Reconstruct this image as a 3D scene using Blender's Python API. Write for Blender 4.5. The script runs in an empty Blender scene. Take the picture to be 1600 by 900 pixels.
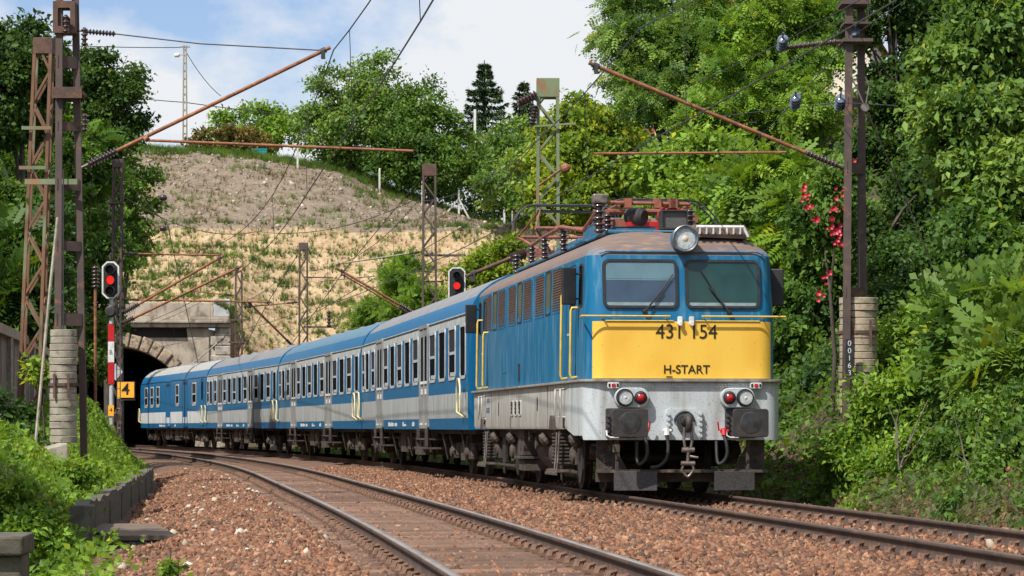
import bpy, math, random
import numpy as np
from mathutils import Vector, Matrix, Euler

# ---------------------------------------------------------------- camera, sky, sun, exposure
sc = bpy.context.scene
COL = sc.collection
F = 4500.0          # focal length in photograph pixels (photograph is 1600 wide)
HZ = 667.0          # horizon row of the photograph
EYE = 1.00          # eye height above rail head (z = 0 is the top of the rails)

cam_d = bpy.data.cameras.new("camera")
cam = bpy.data.objects.new("camera", cam_d)
COL.objects.link(cam)
cam.location = (0, 0, EYE)
cam.rotation_euler = (math.radians(90), 0, 0)
cam_d.sensor_width = 36
cam_d.lens = F / 1600 * 36
cam_d.shift_y = (HZ - 450) / 1600
cam_d.clip_start = 0.5
cam_d.clip_end = 6000
sc.camera = cam

SUN = Vector((-0.40, -0.47, 0.78)).normalized()
world = bpy.data.worlds.new("World")
sc.world = world
world.use_nodes = True
wn, wl = world.node_tree.nodes, world.node_tree.links
bg = wn["Background"]
sky = wn.new("ShaderNodeTexSky")
sky.sky_type = 'NISHITA'
sky.sun_disc = False
sky.sun_elevation = math.asin(SUN.z)
sky.sun_rotation = math.atan2(SUN.x, SUN.y)
sky.air_density = 1.0
sky.dust_density = 0.6
sky.ozone_density = 2.0
tc = wn.new("ShaderNodeTexCoord")
mp = wn.new("ShaderNodeMapping")
mp.inputs["Scale"].default_value = (1, 1, 1.5)
mp.inputs["Location"].default_value = (0.42, 0.0, 0.06)
wl.new(tc.outputs["Generated"], mp.inputs["Vector"])
cn = wn.new("ShaderNodeTexNoise")
cn.inputs["Scale"].default_value = 11
cn.inputs["Detail"].default_value = 9
cn.inputs["Roughness"].default_value = 0.55
wl.new(mp.outputs["Vector"], cn.inputs["Vector"])
cr = wn.new("ShaderNodeValToRGB")
cr.color_ramp.elements[0].position = 0.42
cr.color_ramp.elements[0].color = (0.16, 0.16, 0.16, 1)
cr.color_ramp.elements[1].position = 0.56
cr.color_ramp.elements[1].color = (1, 1, 1, 1)
wl.new(cn.outputs["Fac"], cr.inputs["Fac"])
tint = wn.new("ShaderNodeMixRGB"); tint.blend_type = 'MULTIPLY'; tint.inputs[0].default_value = 1.0
tint.inputs[2].default_value = (1.15, 1.34, 1.68, 1)
wl.new(sky.outputs["Color"], tint.inputs[1])
cm = wn.new("ShaderNodeMixRGB")
cm.inputs[2].default_value = (10.6, 10.9, 11.3, 1)
wl.new(cr.outputs["Color"], cm.inputs[0])
wl.new(tint.outputs["Color"], cm.inputs[1])
wl.new(cm.outputs["Color"], bg.inputs["Color"])
bg.inputs["Strength"].default_value = 0.075

sun_d = bpy.data.lights.new("sun", 'SUN')
sun_d.energy = 5.0
sun_d.angle = math.radians(0.5)
sun_d.color = (1.0, 0.95, 0.87)
sun = bpy.data.objects.new("sun", sun_d)
COL.objects.link(sun)
sun.rotation_euler = SUN.to_track_quat('Z', 'Y').to_euler()

sc.view_settings.view_transform = 'Standard'
sc.view_settings.look = 'None'
sc.view_settings.exposure = 0.1
sc.view_settings.gamma = 1
sc.view_settings.use_curve_mapping = False
sc.cycles.use_denoising = True
sc.cycles.max_bounces = 6
sc.cycles.diffuse_bounces = 3
sc.cycles.transparent_max_bounces = 8

# ---------------------------------------------------------------- helpers
def at(px, py, Y):
    """world point seen at a photograph pixel at distance Y"""
    return Vector(((px - 800) / F * Y, Y, EYE + (HZ - py) / F * Y))

def tag(o, label=None, cat=None, group=None, kind=None):
    if label: o["label"] = label
    if cat: o["category"] = cat
    if group: o["group"] = group
    if kind: o["kind"] = kind
    return o

def empty(name, loc=(0, 0, 0), rz=0.0, label=None, cat=None, group=None):
    o = bpy.data.objects.new(name, None)
    o.empty_display_size = 0.3
    COL.objects.link(o)
    o.location = loc
    o.rotation_euler = (0, 0, rz)
    return tag(o, label, cat, group)

def kids(o):
    return [c for c in bpy.data.objects if c.parent == o]

def copy_tree(o, parent=None):
    c = o.copy()
    COL.objects.link(c)
    c.parent = parent
    for ch in kids(o):
        copy_tree(ch, c)
    return c

class MB:
    """collects shapes into one mesh"""
    def __init__(s):
        s.v = []; s.f = []; s.m = []; s.mi = 0
    def add(s, vs, fs):
        k = len(s.v)
        s.v += [tuple(p) for p in vs]
        s.f += [tuple(i + k for i in f) for f in fs]
        s.m += [s.mi] * len(fs)
        return s
    def box(s, x0, x1, y0, y1, z0, z1, M=None):
        vs = [Vector((x, y, z)) for z in (z0, z1) for y in (y0, y1) for x in (x0, x1)]
        if M: vs = [M @ p for p in vs]
        return s.add(vs, [(0, 2, 3, 1), (4, 5, 7, 6), (0, 1, 5, 4), (2, 6, 7, 3), (0, 4, 6, 2), (1, 3, 7, 5)])
    def bar(s, p, q, w, h=None, up=(0, 0, 1)):
        """square bar between two points"""
        p, q = Vector(p), Vector(q); h = h or w
        d = (q - p).normalized(); u = Vector(up)
        if abs(d.dot(u)) > 0.98: u = Vector((0, 1, 0))
        a = d.cross(u).normalized() * w / 2; b = a.normalized().cross(d) * h / 2
        vs = [p - a - b, p + a - b, p + a + b, p - a + b, q - a - b, q + a - b, q + a + b, q - a + b]
        return s.add(vs, [(0, 1, 2, 3), (4, 7, 6, 5), (0, 4, 5, 1), (1, 5, 6, 2), (2, 6, 7, 3), (3, 7, 4, 0)])
    def tube(s, pts, r, n=8, caps=True):
        pts = [Vector(p) for p in pts]
        rs = r if isinstance(r, (list, tuple)) else [r] * len(pts)
        rings = []; a = None
        for i, p in enumerate(pts):
            d = (pts[min(i + 1, len(pts) - 1)] - pts[max(i - 1, 0)]).normalized()
            if a is None:
                a = d.cross(Vector((0, 0, 1)))
                if a.length < 1e-3: a = d.cross(Vector((0, 1, 0)))
            a = (a - d * a.dot(d)).normalized(); b = d.cross(a)
            rings.append([p + (a * math.cos(t) + b * math.sin(t)) * rs[i] for t in [2 * math.pi * k / n for k in range(n)]])
        vs = [q for r_ in rings for q in r_]
        fs = [(i * n + k, i * n + (k + 1) % n, (i + 1) * n + (k + 1) % n, (i + 1) * n + k) for i in range(len(pts) - 1) for k in range(n)]
        if caps:
            fs += [tuple(range(n - 1, -1, -1)), tuple(range((len(pts) - 1) * n, len(pts) * n))]
        return s.add(vs, fs)
    def lathe(s, o, axis, prof, n=20, caps=True):
        """prof: (radius, distance along axis)"""
        o, d = Vector(o), Vector(axis).normalized()
        a = d.cross(Vector((0, 0, 1)))
        if a.length < 1e-3: a = d.cross(Vector((0, 1, 0)))
        a.normalize(); b = d.cross(a)
        vs = [o + d * h + (a * math.cos(2 * math.pi * k / n) + b * math.sin(2 * math.pi * k / n)) * r for r, h in prof for k in range(n)]
        fs = [(i * n + k, i * n + (k + 1) % n, (i + 1) * n + (k + 1) % n, (i + 1) * n + k) for i in range(len(prof) - 1) for k in range(n)]
        if caps:
            fs += [tuple(range(n - 1, -1, -1)), tuple(range((len(prof) - 1) * n, len(prof) * n))]
        return s.add(vs, fs)
    def prism(s, poly, fn, d0, d1):
        n = len(poly)
        vs = [fn(a, b, d0) for a, b in poly] + [fn(a, b, d1) for a, b in poly]
        fs = [tuple(range(n)), tuple(range(2 * n - 1, n - 1, -1))]
        fs += [(i, n + i, n + (i + 1) % n, (i + 1) % n) for i in range(n)]
        return s.add(vs, fs)
    def ring(s, out, inn, fn, d0, d1):
        n = len(out)
        vs = [fn(a, b, d) for d in (d0, d1) for L in (out, inn) for a, b in L]
        fs = []
        for i in range(n):
            j = (i + 1) % n
            fs += [(i, j, n + j, n + i), (2 * n + j, 2 * n + i, 3 * n + i, 3 * n + j),
                   (j, i, 2 * n + i, 2 * n + j), (n + i, n + j, 3 * n + j, 3 * n + i)]
        return s.add(vs, fs)
    def build(s, name, mats, parent=None, smooth=None, bevel=0, fix=True):
        me = bpy.data.meshes.new(name)
        me.from_pydata(s.v, [], s.f)
        if not isinstance(mats, (list, tuple)): mats = [mats]
        for m in mats: me.materials.append(m)
        if any(s.m): me.polygons.foreach_set("material_index", s.m)
        if fix:
            import bmesh
            bm = bmesh.new(); bm.from_mesh(me)
            bmesh.ops.recalc_face_normals(bm, faces=bm.faces)
            bm.to_mesh(me); bm.free()
        if smooth is not None:
            me.polygons.foreach_set("use_smooth", [True] * len(me.polygons))
            me.set_sharp_from_angle(angle=math.radians(smooth))
        me.update()
        o = bpy.data.objects.new(name, me)
        COL.objects.link(o)
        o.parent = parent
        if bevel:
            b = o.modifiers.new("edge", 'BEVEL'); b.width = bevel; b.segments = 2; b.limit_method = 'ANGLE'
        return o

def rr(cx, cy, w, h, r, n=4):
    """rounded rectangle outline"""
    P = []
    for (sx, sy, a0) in ((1, 1, 0), (-1, 1, 90), (-1, -1, 180), (1, -1, 270)):
        for k in range(n + 1):
            t = math.radians(a0 + 90 * k / n)
            P.append((cx + sx * (w / 2 - r) + r * math.cos(t), cy + sy * (h / 2 - r) + r * math.sin(t)))
    return P

def np_mesh(name, verts, faces, mat, parent=None, col=None, smooth=False):
    """big mesh straight from arrays; faces (M,k)"""
    me = bpy.data.meshes.new(name)
    V, (M, K) = len(verts), faces.shape
    me.vertices.add(V); me.vertices.foreach_set("co", np.ascontiguousarray(verts, np.float32).ravel())
    me.loops.add(M * K); me.loops.foreach_set("vertex_index", np.ascontiguousarray(faces, np.int32).ravel())
    me.polygons.add(M); me.polygons.foreach_set("loop_start", np.arange(0, M * K, K, dtype=np.int32))
    if smooth: me.polygons.foreach_set("use_smooth", np.ones(M, dtype=bool))
    me.update(calc_edges=True)
    if col is not None:
        at_ = me.attributes.new("tone", 'FLOAT_COLOR', 'FACE')
        at_.data.foreach_set("color", np.ascontiguousarray(np.c_[col, np.ones(len(col))], np.float32).ravel())
    me.materials.append(mat)
    o = bpy.data.objects.new(name, me)
    COL.objects.link(o)
    o.parent = parent
    return o

def text(name, body, size, mat, loc, rot, parent, ext=0.003, sx=1.0, align='CENTER', bold=0.0):
    c = bpy.data.curves.new(name, 'FONT')
    c.body = body; c.size = size; c.extrude = ext; c.align_x = align; c.align_y = 'CENTER'; c.offset = bold
    c.materials.append(mat)
    t_ = bpy.data.objects.new(name, c); COL.objects.link(t_)
    bpy.context.view_layer.update()
    me = bpy.data.meshes.new_from_object(t_.evaluated_get(bpy.context.evaluated_depsgraph_get()))
    bpy.data.objects.remove(t_)
    me.materials.clear(); me.materials.append(mat)
    o = bpy.data.objects.new(name, me); COL.objects.link(o)
    o.location = loc; o.rotation_euler = rot; o.scale = (sx, 1, 1); o.parent = parent
    return o

# ---------------------------------------------------------------- materials
def lin(r, g, b):
    f = lambda c: ((c / 255 + 0.055) / 1.055) ** 2.4 if c > 10 else c / 255 / 12.92
    return (f(r), f(g), f(b))

def pmat(name, c1, c2=None, rough=0.6, scale=4.0, metal=0.0, stretch=(1, 1, 1), lo=0.4, hi=0.65,
         bump=0.0, bscale=40.0, c3=None, scale3=20.0, st3=(1, 1, 1), lo3=0.55, hi3=0.7, detail=6, coat=0.0, objrand=0.0):
    """two colours mixed by noise, an optional third (dirt, rust) by a second noise, optional bump"""
    m = bpy.data.materials.new(name); m.use_nodes = True
    N, L = m.node_tree.nodes, m.node_tree.links
    B = N["Principled BSDF"]
    B.inputs["Roughness"].default_value = rough
    B.inputs["Metallic"].default_value = metal
    if coat: B.inputs["Coat Weight"].default_value = coat
    if c2 is None: c2 = tuple(x * 0.8 for x in c1)
    T = N.new("ShaderNodeTexCoord")
    def noise(sc_, st, lo_, hi_):
        M = N.new("ShaderNodeMapping"); M.inputs["Scale"].default_value = st
        L.new(T.outputs["Object"], M.inputs["Vector"])
        n = N.new("ShaderNodeTexNoise"); n.inputs["Scale"].default_value = sc_; n.inputs["Detail"].default_value = detail
        L.new(M.outputs["Vector"], n.inputs["Vector"])
        r = N.new("ShaderNodeMapRange"); r.inputs["From Min"].default_value = lo_; r.inputs["From Max"].default_value = hi_
        L.new(n.outputs["Fac"], r.inputs["Value"])
        return r.outputs["Result"]
    mx = N.new("ShaderNodeMixRGB")
    mx.inputs[1].default_value = (*c1, 1); mx.inputs[2].default_value = (*c2, 1)
    L.new(noise(scale, stretch, lo, hi), mx.inputs[0])
    out = mx.outputs["Color"]
    if c3 is not None:
        m3 = N.new("ShaderNodeMixRGB"); m3.inputs[2].default_value = (*c3, 1)
        L.new(out, m3.inputs[1]); L.new(noise(scale3, st3, lo3, hi3), m3.inputs[0])
        out = m3.outputs["Color"]
    L.new(out, B.inputs["Base Color"])
    m["out"] = "x"
    if bump:
        n = N.new("ShaderNodeTexNoise"); n.inputs["Scale"].default_value = bscale; n.inputs["Detail"].default_value = 5
        L.new(T.outputs["Object"], n.inputs["Vector"])
        b = N.new("ShaderNodeBump"); b.inputs["Strength"].default_value = bump; b.inputs["Distance"].default_value = 0.02
        L.new(n.outputs["Fac"], b.inputs["Height"]); L.new(b.outputs["Normal"], B.inputs["Normal"])
    return m

BLUE = lin(4, 100, 144)
M = {}
M['blue'] = pmat("blue_paint", BLUE, lin(12, 106, 148), 0.42, 1.2, stretch=(3, 3, .5), c3=lin(96, 144, 164), scale3=7, st3=(1.5, 1.5, .2), lo3=.5, hi3=.78)
M['blue2'] = pmat("coach_blue_paint", lin(0, 96, 144), lin(8, 102, 148), 0.4, 1.2, stretch=(3, 3, .5), c3=lin(60, 116, 144), scale3=6, st3=(1.5, 1.5, .2), lo3=.56, hi3=.85)
M['yellow'] = pmat("yellow_paint", lin(244, 198, 80), lin(236, 184, 66), 0.45, 2.0, stretch=(1, 1, .6), c3=lin(150, 112, 50), scale3=44, st3=(1, 1, .6), lo3=.66, hi3=.72)
M['grey'] = pmat("grey_paint", lin(198, 198, 192), lin(180, 180, 174), 0.5, 2.0, stretch=(2, 2, .4), c3=lin(128, 104, 82), scale3=9, st3=(1.6, 1.6, .16), lo3=.50, hi3=.78, bump=.08)
M['front_grey'] = pmat("front_grey_paint", lin(190, 198, 200), lin(152, 148, 140), 0.5, 3.0, stretch=(2.2, 2.2, .35), lo=.48, hi=.8, c3=lin(92, 86, 78), scale3=52, lo3=.60, hi3=.74, bump=.08)
M['band'] = pmat("coach_grey_paint", lin(176, 182, 182), lin(156, 160, 160), 0.5, 2.0, stretch=(2, 2, .3), c3=lin(124, 114, 102), scale3=8, st3=(1.6, 1.6, .15), lo3=.52, hi3=.8)
M['white_band'] = pmat("coach_white_paint", lin(214, 218, 220), lin(190, 195, 198), 0.5, 2.0, stretch=(2, 2, .3), c3=lin(140, 134, 126), scale3=8, st3=(1.6, 1.6, .15), lo3=.57, hi3=.8)
M['roof'] = pmat("loco_roof", lin(118, 98, 88), lin(104, 96, 94), 0.7, 3.0, c3=lin(150, 122, 104), scale3=9, st3=(.5, 2.4, .5), lo3=.5, hi3=.75, bump=.1)
M['croof'] = pmat("coach_roof", lin(134, 134, 136), lin(112, 114, 118), 0.6, 3.0, stretch=(.4, 2, .4), c3=lin(152, 144, 136), scale3=6, st3=(.4, 3, .4), lo3=.5, hi3=.8)
M['lroof'] = pmat("van_roof", lin(176, 174, 168), lin(156, 156, 154), 0.6, 3.0, stretch=(.4, 2, .4), c3=lin(130, 124, 118), scale3=6, st3=(.4, 3, .4), lo3=.5, hi3=.8)
M['grille'] = pmat("brown_grille", lin(112, 88, 76), lin(92, 78, 70), 0.75, 6.0, bump=.3, bscale=90)
M['white'] = pmat("white_paint", (.78, .78, .76), (.6, .6, .58), 0.45, 10)
M['alu'] = pmat("aluminium", lin(206, 210, 212), lin(180, 184, 184), 0.35, 8, metal=.15)
M['door'] = pmat("door_grey", lin(150, 152, 152), lin(128, 128, 126), 0.45, 4, stretch=(2, 2, .4))
M['rubber'] = pmat("black_rubber", (.018, .018, .02), (.03, .03, .03), 0.55, 8)
M['black'] = pmat("black_iron", (.03, .028, .027), (.05, .044, .04), 0.6, 6, c3=lin(96, 80, 68), scale3=14, lo3=.6, hi3=.8, bump=.2)
M['under'] = pmat("underframe_grime", lin(62, 56, 52), lin(84, 74, 66), 0.8, 5, c3=lin(112, 96, 82), scale3=12, lo3=.55, hi3=.75, bump=.25)
M['plough'] = pmat("plough_iron", lin(72, 70, 70), lin(56, 54, 54), 0.7, 30, c3=lin(100, 90, 82), scale3=60, lo3=.6, hi3=.7, bump=.3)
M['steel'] = pmat("bare_steel", lin(150, 140, 132), lin(110, 100, 92), 0.4, 12, metal=.6)
M['yrail'] = pmat("yellow_handrail", lin(226, 190, 84), lin(206, 170, 70), 0.45, 8)
M['crail'] = pmat("cream_handrail", lin(230, 222, 178), lin(214, 204, 156), 0.45, 8)
M['red'] = pmat("red_lens", (.45, .01, .015), (.35, .01, .012), 0.15, 8, coat=1)
M['redp'] = pmat("red_paint", lin(196, 36, 40), lin(170, 30, 34), 0.45, 8)
M['redbrown'] = pmat("red_oxide_paint", lin(160, 92, 72), lin(124, 78, 64), 0.6, 8, c3=lin(90, 70, 60), scale3=14)
M['insul'] = pmat("brown_porcelain", lin(74, 52, 46), lin(56, 44, 42), 0.3, 8, coat=.5)
M['rust'] = pmat("rusty_steel", lin(104, 76, 62), lin(78, 64, 58), 0.8, 6, c3=lin(136, 92, 62), scale3=10, lo3=.55, hi3=.75, bump=.2)
M['rust_tube'] = pmat("rusty_tube", lin(150, 96, 64), lin(118, 76, 56), 0.75, 5, c3=lin(172, 124, 88), scale3=14, lo3=.55, hi3=.7)
M['darkmast'] = pmat("brown_mast_paint", lin(92, 76, 70), lin(76, 66, 62), 0.7, 3, c3=lin(124, 90, 70), scale3=7, lo3=.58, hi3=.72)
M['greenmast'] = pmat("green_mast_paint", lin(122, 134, 100), lin(104, 116, 86), 0.7, 2, stretch=(1, 1, .5), c3=lin(146, 104, 72), scale3=4, st3=(1, 1, .5), lo3=.52, hi3=.68)
M['wire'] = pmat("copper_wire", lin(62, 62, 66), lin(50, 50, 52), 0.5, 5)
M['conc'] = pmat("concrete", lin(168, 160, 144), lin(140, 132, 118), 0.85, 6, c3=lin(112, 104, 84), scale3=14, lo3=.55, hi3=.75, bump=.3)
M['conc_warm'] = pmat("weathered_concrete", lin(184, 168, 146), lin(160, 146, 126), 0.85, 5, c3=lin(128, 116, 92), scale3=9, lo3=.52, hi3=.72, bump=.35)
M['conc_dark'] = pmat("dark_concrete", lin(104, 98, 86), lin(80, 76, 66), 0.9, 4, c3=lin(58, 62, 42), scale3=7, lo3=.5, hi3=.72, bump=.4)  # tone lowered to paint in the kerb face turned from the sun
M['stone'] = pmat("portal_stone", lin(190, 178, 160), lin(160, 148, 134), 0.9, 1.2, c3=lin(104, 96, 88), scale3=2.6, st3=(1, 1, .5), lo3=.52, hi3=.72, bump=.5, bscale=12)
M['stone2'] = pmat("voussoir_stone", lin(186, 166, 142), lin(150, 134, 116), 0.9, 2, c3=lin(80, 74, 68), scale3=5, lo3=.5, hi3=.7, bump=.7, bscale=9)
M['soot'] = pmat("sooty_stone", lin(44, 42, 42), lin(58, 54, 52), 0.95, 1.0, bump=.4, bscale=10)  # dark stone of the bore, also the painted recess shadow under the cornice
M['pier'] = pmat("pale_pier_stone", lin(196, 188, 176), lin(170, 160, 148), 0.9, 2, c3=lin(120, 110, 100), scale3=3, lo3=.52, hi3=.7, bump=.4, bscale=10)
M['text'] = pmat("dark_lettering", lin(42, 34, 22), lin(50, 40, 26), 0.5, 20)
M['text_blue'] = pmat("blue_lettering", lin(60, 100, 150), None, 0.5, 20)
M['text_white'] = pmat("white_lettering", (.7, .72, .72), None, 0.5, 20)
M['bluebox'] = pmat("blue_roof_box", lin(40, 104, 140), lin(70, 120, 144), 0.6, 4, c3=lin(130, 110, 96), scale3=8)
M['signal_red'] = pmat("pole_red", lin(200, 32, 36), None, 0.45, 8)
M['plate_orange'] = pmat("orange_plate", lin(255, 190, 60), lin(246, 176, 52), 0.5, 8)
M['wood'] = pmat("old_timber", lin(120, 104, 86), lin(92, 80, 68), 0.9, 6, stretch=(1, 6, 1), bump=.3)
M['bark'] = pmat("bark", (.06, .048, .036), (.10, .085, .065), 0.95, 5, stretch=(2, 2, .5), bump=.6, bscale=18)
M['palebark'] = pmat("pale_bark", (.24, .21, .17), (.14, .12, .10), 0.95, 5, stretch=(2, 2, .5), bump=.5, bscale=18)

def glass_mat(name, col, alpha=0.25, rough=0.03, refl=(.42, .46, .5)):
    """window glass: glossy coat over a see-through body"""
    m = bpy.data.materials.new(name); m.use_nodes = True
    N, L = m.node_tree.nodes, m.node_tree.links
    for n in list(N): N.remove(n)
    o = N.new("ShaderNodeOutputMaterial")
    tr = N.new("ShaderNodeBsdfTransparent"); tr.inputs["Color"].default_value = (*col, 1)
    gl = N.new("ShaderNodeBsdfGlossy"); gl.inputs["Roughness"].default_value = rough
    gl.inputs["Color"].default_value = (*refl, 1)
    fr = N.new("ShaderNodeLayerWeight"); fr.inputs["Blend"].default_value = .3
    pw = N.new("ShaderNodeMath"); pw.operation = 'POWER'; pw.inputs[1].default_value = 4
    L.new(fr.outputs["Facing"], pw.inputs[0])
    ad = N.new("ShaderNodeMath"); ad.operation = 'ADD'; ad.inputs[1].default_value = alpha; ad.use_clamp = True
    L.new(pw.outputs[0], ad.inputs[0])
    mx = N.new("ShaderNodeMixShader")
    L.new(ad.outputs[0], mx.inputs[0]); L.new(tr.outputs[0], mx.inputs[1]); L.new(gl.outputs[0], mx.inputs[2])
    L.new(mx.outputs[0], o.inputs["Surface"])
    return m
M['glass'] = glass_mat("cab_glass", (.86, .9, .9), .05)
M['lens'] = glass_mat("lamp_lens", (.94, .96, .97), .07, refl=(.9, .93, 1))
M['pane'] = pmat("dark_window_glass", (.008, .010, .011), (.014, .016, .017), 0.12, 3)
M['pane'].node_tree.nodes['Principled BSDF'].inputs['Specular IOR Level'].default_value = 0
M['open'] = pmat("open_window_dark", (.006, .006, .007), None, 0.9, 3)
M['interior'] = pmat("cab_interior_green", lin(22, 84, 76), lin(14, 62, 58), 0.7, 3)  # green of reflected trees, painted behind the right windscreen
M['interior2'] = pmat("cab_interior_slate", lin(78, 98, 128), lin(68, 86, 116), 0.7, 3)  # bluish-grey reflection, painted behind the left windscreen
M['blind'] = pmat("cab_blind", lin(136, 166, 182), lin(122, 152, 168), 0.8, 3)
M['reflector'] = pmat("lamp_reflector", (.72, .71, .66), (.42, .42, .42), 0.25, 14, metal=.0)

def leaf_mat(name, gain=1.0, trans=0.4):
    m = bpy.data.materials.new(name); m.use_nodes = True
    N, L = m.node_tree.nodes, m.node_tree.links
    B = N["Principled BSDF"]; B.inputs["Roughness"].default_value = 0.5
    B.inputs["Specular IOR Level"].default_value = 0.22
    A = N.new("ShaderNodeAttribute"); A.attribute_name = "tone"
    L.new(A.outputs["Color"], B.inputs["Base Color"])
    t = N.new("ShaderNodeBsdfTranslucent")
    br = N.new("ShaderNodeMixRGB"); br.blend_type = 'MULTIPLY'; br.inputs[0].default_value = 1
    br.inputs[2].default_value = (1.5, 1.35, .6, 1)
    L.new(A.outputs["Color"], br.inputs[1]); L.new(br.outputs[0], t.inputs["Color"])
    mx = N.new("ShaderNodeMixShader"); mx.inputs[0].default_value = trans
    L.new(B.outputs[0], mx.inputs[1]); L.new(t.outputs[0], mx.inputs[2])
    L.new(mx.outputs[0], N["Material Output"].inputs["Surface"])
    return m
M['leaf'] = leaf_mat("leaf")
M['needle'] = leaf_mat("needle", trans=0.1)
def tone_mat(name, rough=.9):
    m = bpy.data.materials.new(name); m.use_nodes = True
    N, L = m.node_tree.nodes, m.node_tree.links
    A = N.new("ShaderNodeAttribute"); A.attribute_name = "tone"
    L.new(A.outputs["Color"], N["Principled BSDF"].inputs["Base Color"])
    N["Principled BSDF"].inputs["Roughness"].default_value = rough
    return m
M['stones'] = tone_mat("ballast_stone")

# ---------------------------------------------------------------- terrain
def XR(Y):
    Y = np.asarray(Y, float)
    return 2.53 - .1256 * (Y - 41.1) - .00079 * np.maximum(0, Y - 60) ** 2 - .0005 * np.clip(41 - Y, 0, 40) ** 2
def XL(Y): return XR(Y) - 4.65
def sm(x, a, b):
    t = np.clip((np.asarray(x, float) - a) / (b - a), 0, 1); return t * t * (3 - 2 * t)

_r = np.random.RandomState(7)
_tab = _r.rand(256, 256)
def vnoise(x, y):
    x = np.asarray(x, float); y = np.asarray(y, float)
    xi = np.floor(x).astype(int); yi = np.floor(y).astype(int); fx = x - xi; fy = y - yi
    fx = fx * fx * (3 - 2 * fx); fy = fy * fy * (3 - 2 * fy)
    g = lambda a, b: _tab[a % 256, b % 256]
    return (g(xi, yi) * (1 - fx) + g(xi + 1, yi) * fx) * (1 - fy) + (g(xi, yi + 1) * (1 - fx) + g(xi + 1, yi + 1) * fx) * fy
def fbm(x, y, o=4):
    s = 0; a = .5
    for i in range(o):
        s = s + a * vnoise(x * 2 ** i + 17.3 * i, y * 2 ** i + 5.1 * i); a *= .5
    return s / (1 - .5 ** o) - .5

def toe(Y): return 3.83 - .88 * np.clip((np.asarray(Y, float) - 36) / 32, 0, 1)
def gz(d, Y):
    """ground height at offset d from the left track's centre line"""
    d = np.asarray(d, float); Y = np.asarray(Y, float)
    z = np.full(np.broadcast(d, Y).shape, -.17)
    z = z + .07 * sm(d, 1.3, 1.9) * (1 - sm(d, 2.7, 3.3)) * (1 + .5 * fbm(d * .8, Y * .3))
    z = z - .05 * (1 - sm(np.abs(d), 1.1, 1.25))
    # left shoulder and ditch
    z = z - .30 * sm(-d, 1.75, 3.3) - .12 * sm(-d, 2.2, 2.8) * fbm(d, Y * .5) * 2
    # left bank
    top = .95 + .95 * sm(Y, 45, 85)
    nr = sm(Y, 34.5, 37)
    q = -d - toe(Y) + 3.62
    z = z + np.where(q > 3.62, .3 + top * sm(q, 3.6, 5.4), 0) * nr - (1 - nr) * .45 * sm(-d, 3.4, 4.6)
    z = z + np.where(d < -6.8, 1.5 + .72 * np.clip(-d - 6.8, 0, 22), 0) * sm(Y, 52, 66) + np.where(d < -6.8, .35 * np.clip(-d - 6.8, 0, 22), 0) * (1 - sm(Y, 52, 66)) * nr
    # right shoulder and bank
    e = d - 4.6
    z = z - .38 * sm(e, 1.8, 2.7)
    k = 1 - .62 * sm(Y, 92, 135)
    z = z + k * (.55 * sm(e, 2.35, 2.7) + .95 * np.clip(e - 2.8, 0, 12) + .4 * np.clip(e - 15, 0, 25))
    z = z + .25 * fbm(d * .5, Y * .5) * np.clip(np.maximum(q - 4.0, e - 3.2), 0, 1)
    return z
def ground_at(X, Y):
    return float(gz(X - float(XL(Y)), Y))

def tri_grid(nx, ny):
    i, j = np.meshgrid(np.arange(ny - 1), np.arange(nx - 1), indexing='ij')
    a = (i * nx + j).ravel()
    return np.c_[a, a + 1, a + nx + 1, a + nx]

def ground_mat():
    m = bpy.data.materials.new("ballast_and_earth"); m.use_nodes = True
    N, L = m.node_tree.nodes, m.node_tree.links
    B = N["Principled BSDF"]; B.inputs["Roughness"].default_value = .95
    T = N.new("ShaderNodeTexCoord")
    V = N.new("ShaderNodeTexVoronoi"); V.inputs["Scale"].default_value = 13
    L.new(T.outputs["Object"], V.inputs["Vector"])
    r = N.new("ShaderNodeValToRGB")
    e = r.color_ramp.elements
    e[0].position = 0; e[0].color = (*lin(84, 62, 50), 1)
    e[1].position = 1; e[1].color = (*lin(140, 106, 84), 1)
    x = e.new(.5); x.color = (*lin(116, 86, 68), 1)
    sp = N.new("ShaderNodeSeparateColor"); L.new(V.outputs["Color"], sp.inputs[0])
    L.new(sp.outputs[0], r.inputs["Fac"])
    A = N.new("ShaderNodeAttribute"); A.attribute_name = "tone"
    mx = N.new("ShaderNodeMixRGB"); mx.inputs[2].default_value = (*lin(74, 66, 44), 1)
    L.new(A.outputs["Fac"], mx.inputs[0]); L.new(r.outputs["Color"], mx.inputs[1])
    n = N.new("ShaderNodeTexNoise"); n.inputs["Scale"].default_value = .7; n.inputs["Detail"].default_value = 6
    L.new(T.outputs["Object"], n.inputs["Vector"])
    mr = N.new("ShaderNodeMapRange"); mr.inputs["From Min"].default_value = .42; mr.inputs["From Max"].default_value = .7
    mr.inputs["To Max"].default_value = .55
    L.new(n.outputs["Fac"], mr.inputs["Value"])
    m2 = N.new("ShaderNodeMixRGB"); m2.inputs[2].default_value = (*lin(96, 76, 62), 1)
    L.new(mr.outputs[0], m2.inputs[0]); L.new(mx.outputs[0], m2.inputs[1])
    L.new(m2.outputs[0], B.inputs["Base Color"])
    b = N.new("ShaderNodeBump"); b.inputs["Strength"].default_value = .9; b.inputs["Distance"].default_value = .04
    L.new(V.outputs["Distance"], b.inputs["Height"]); L.new(b.outputs["Normal"], B.inputs["Normal"])
    return m

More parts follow.
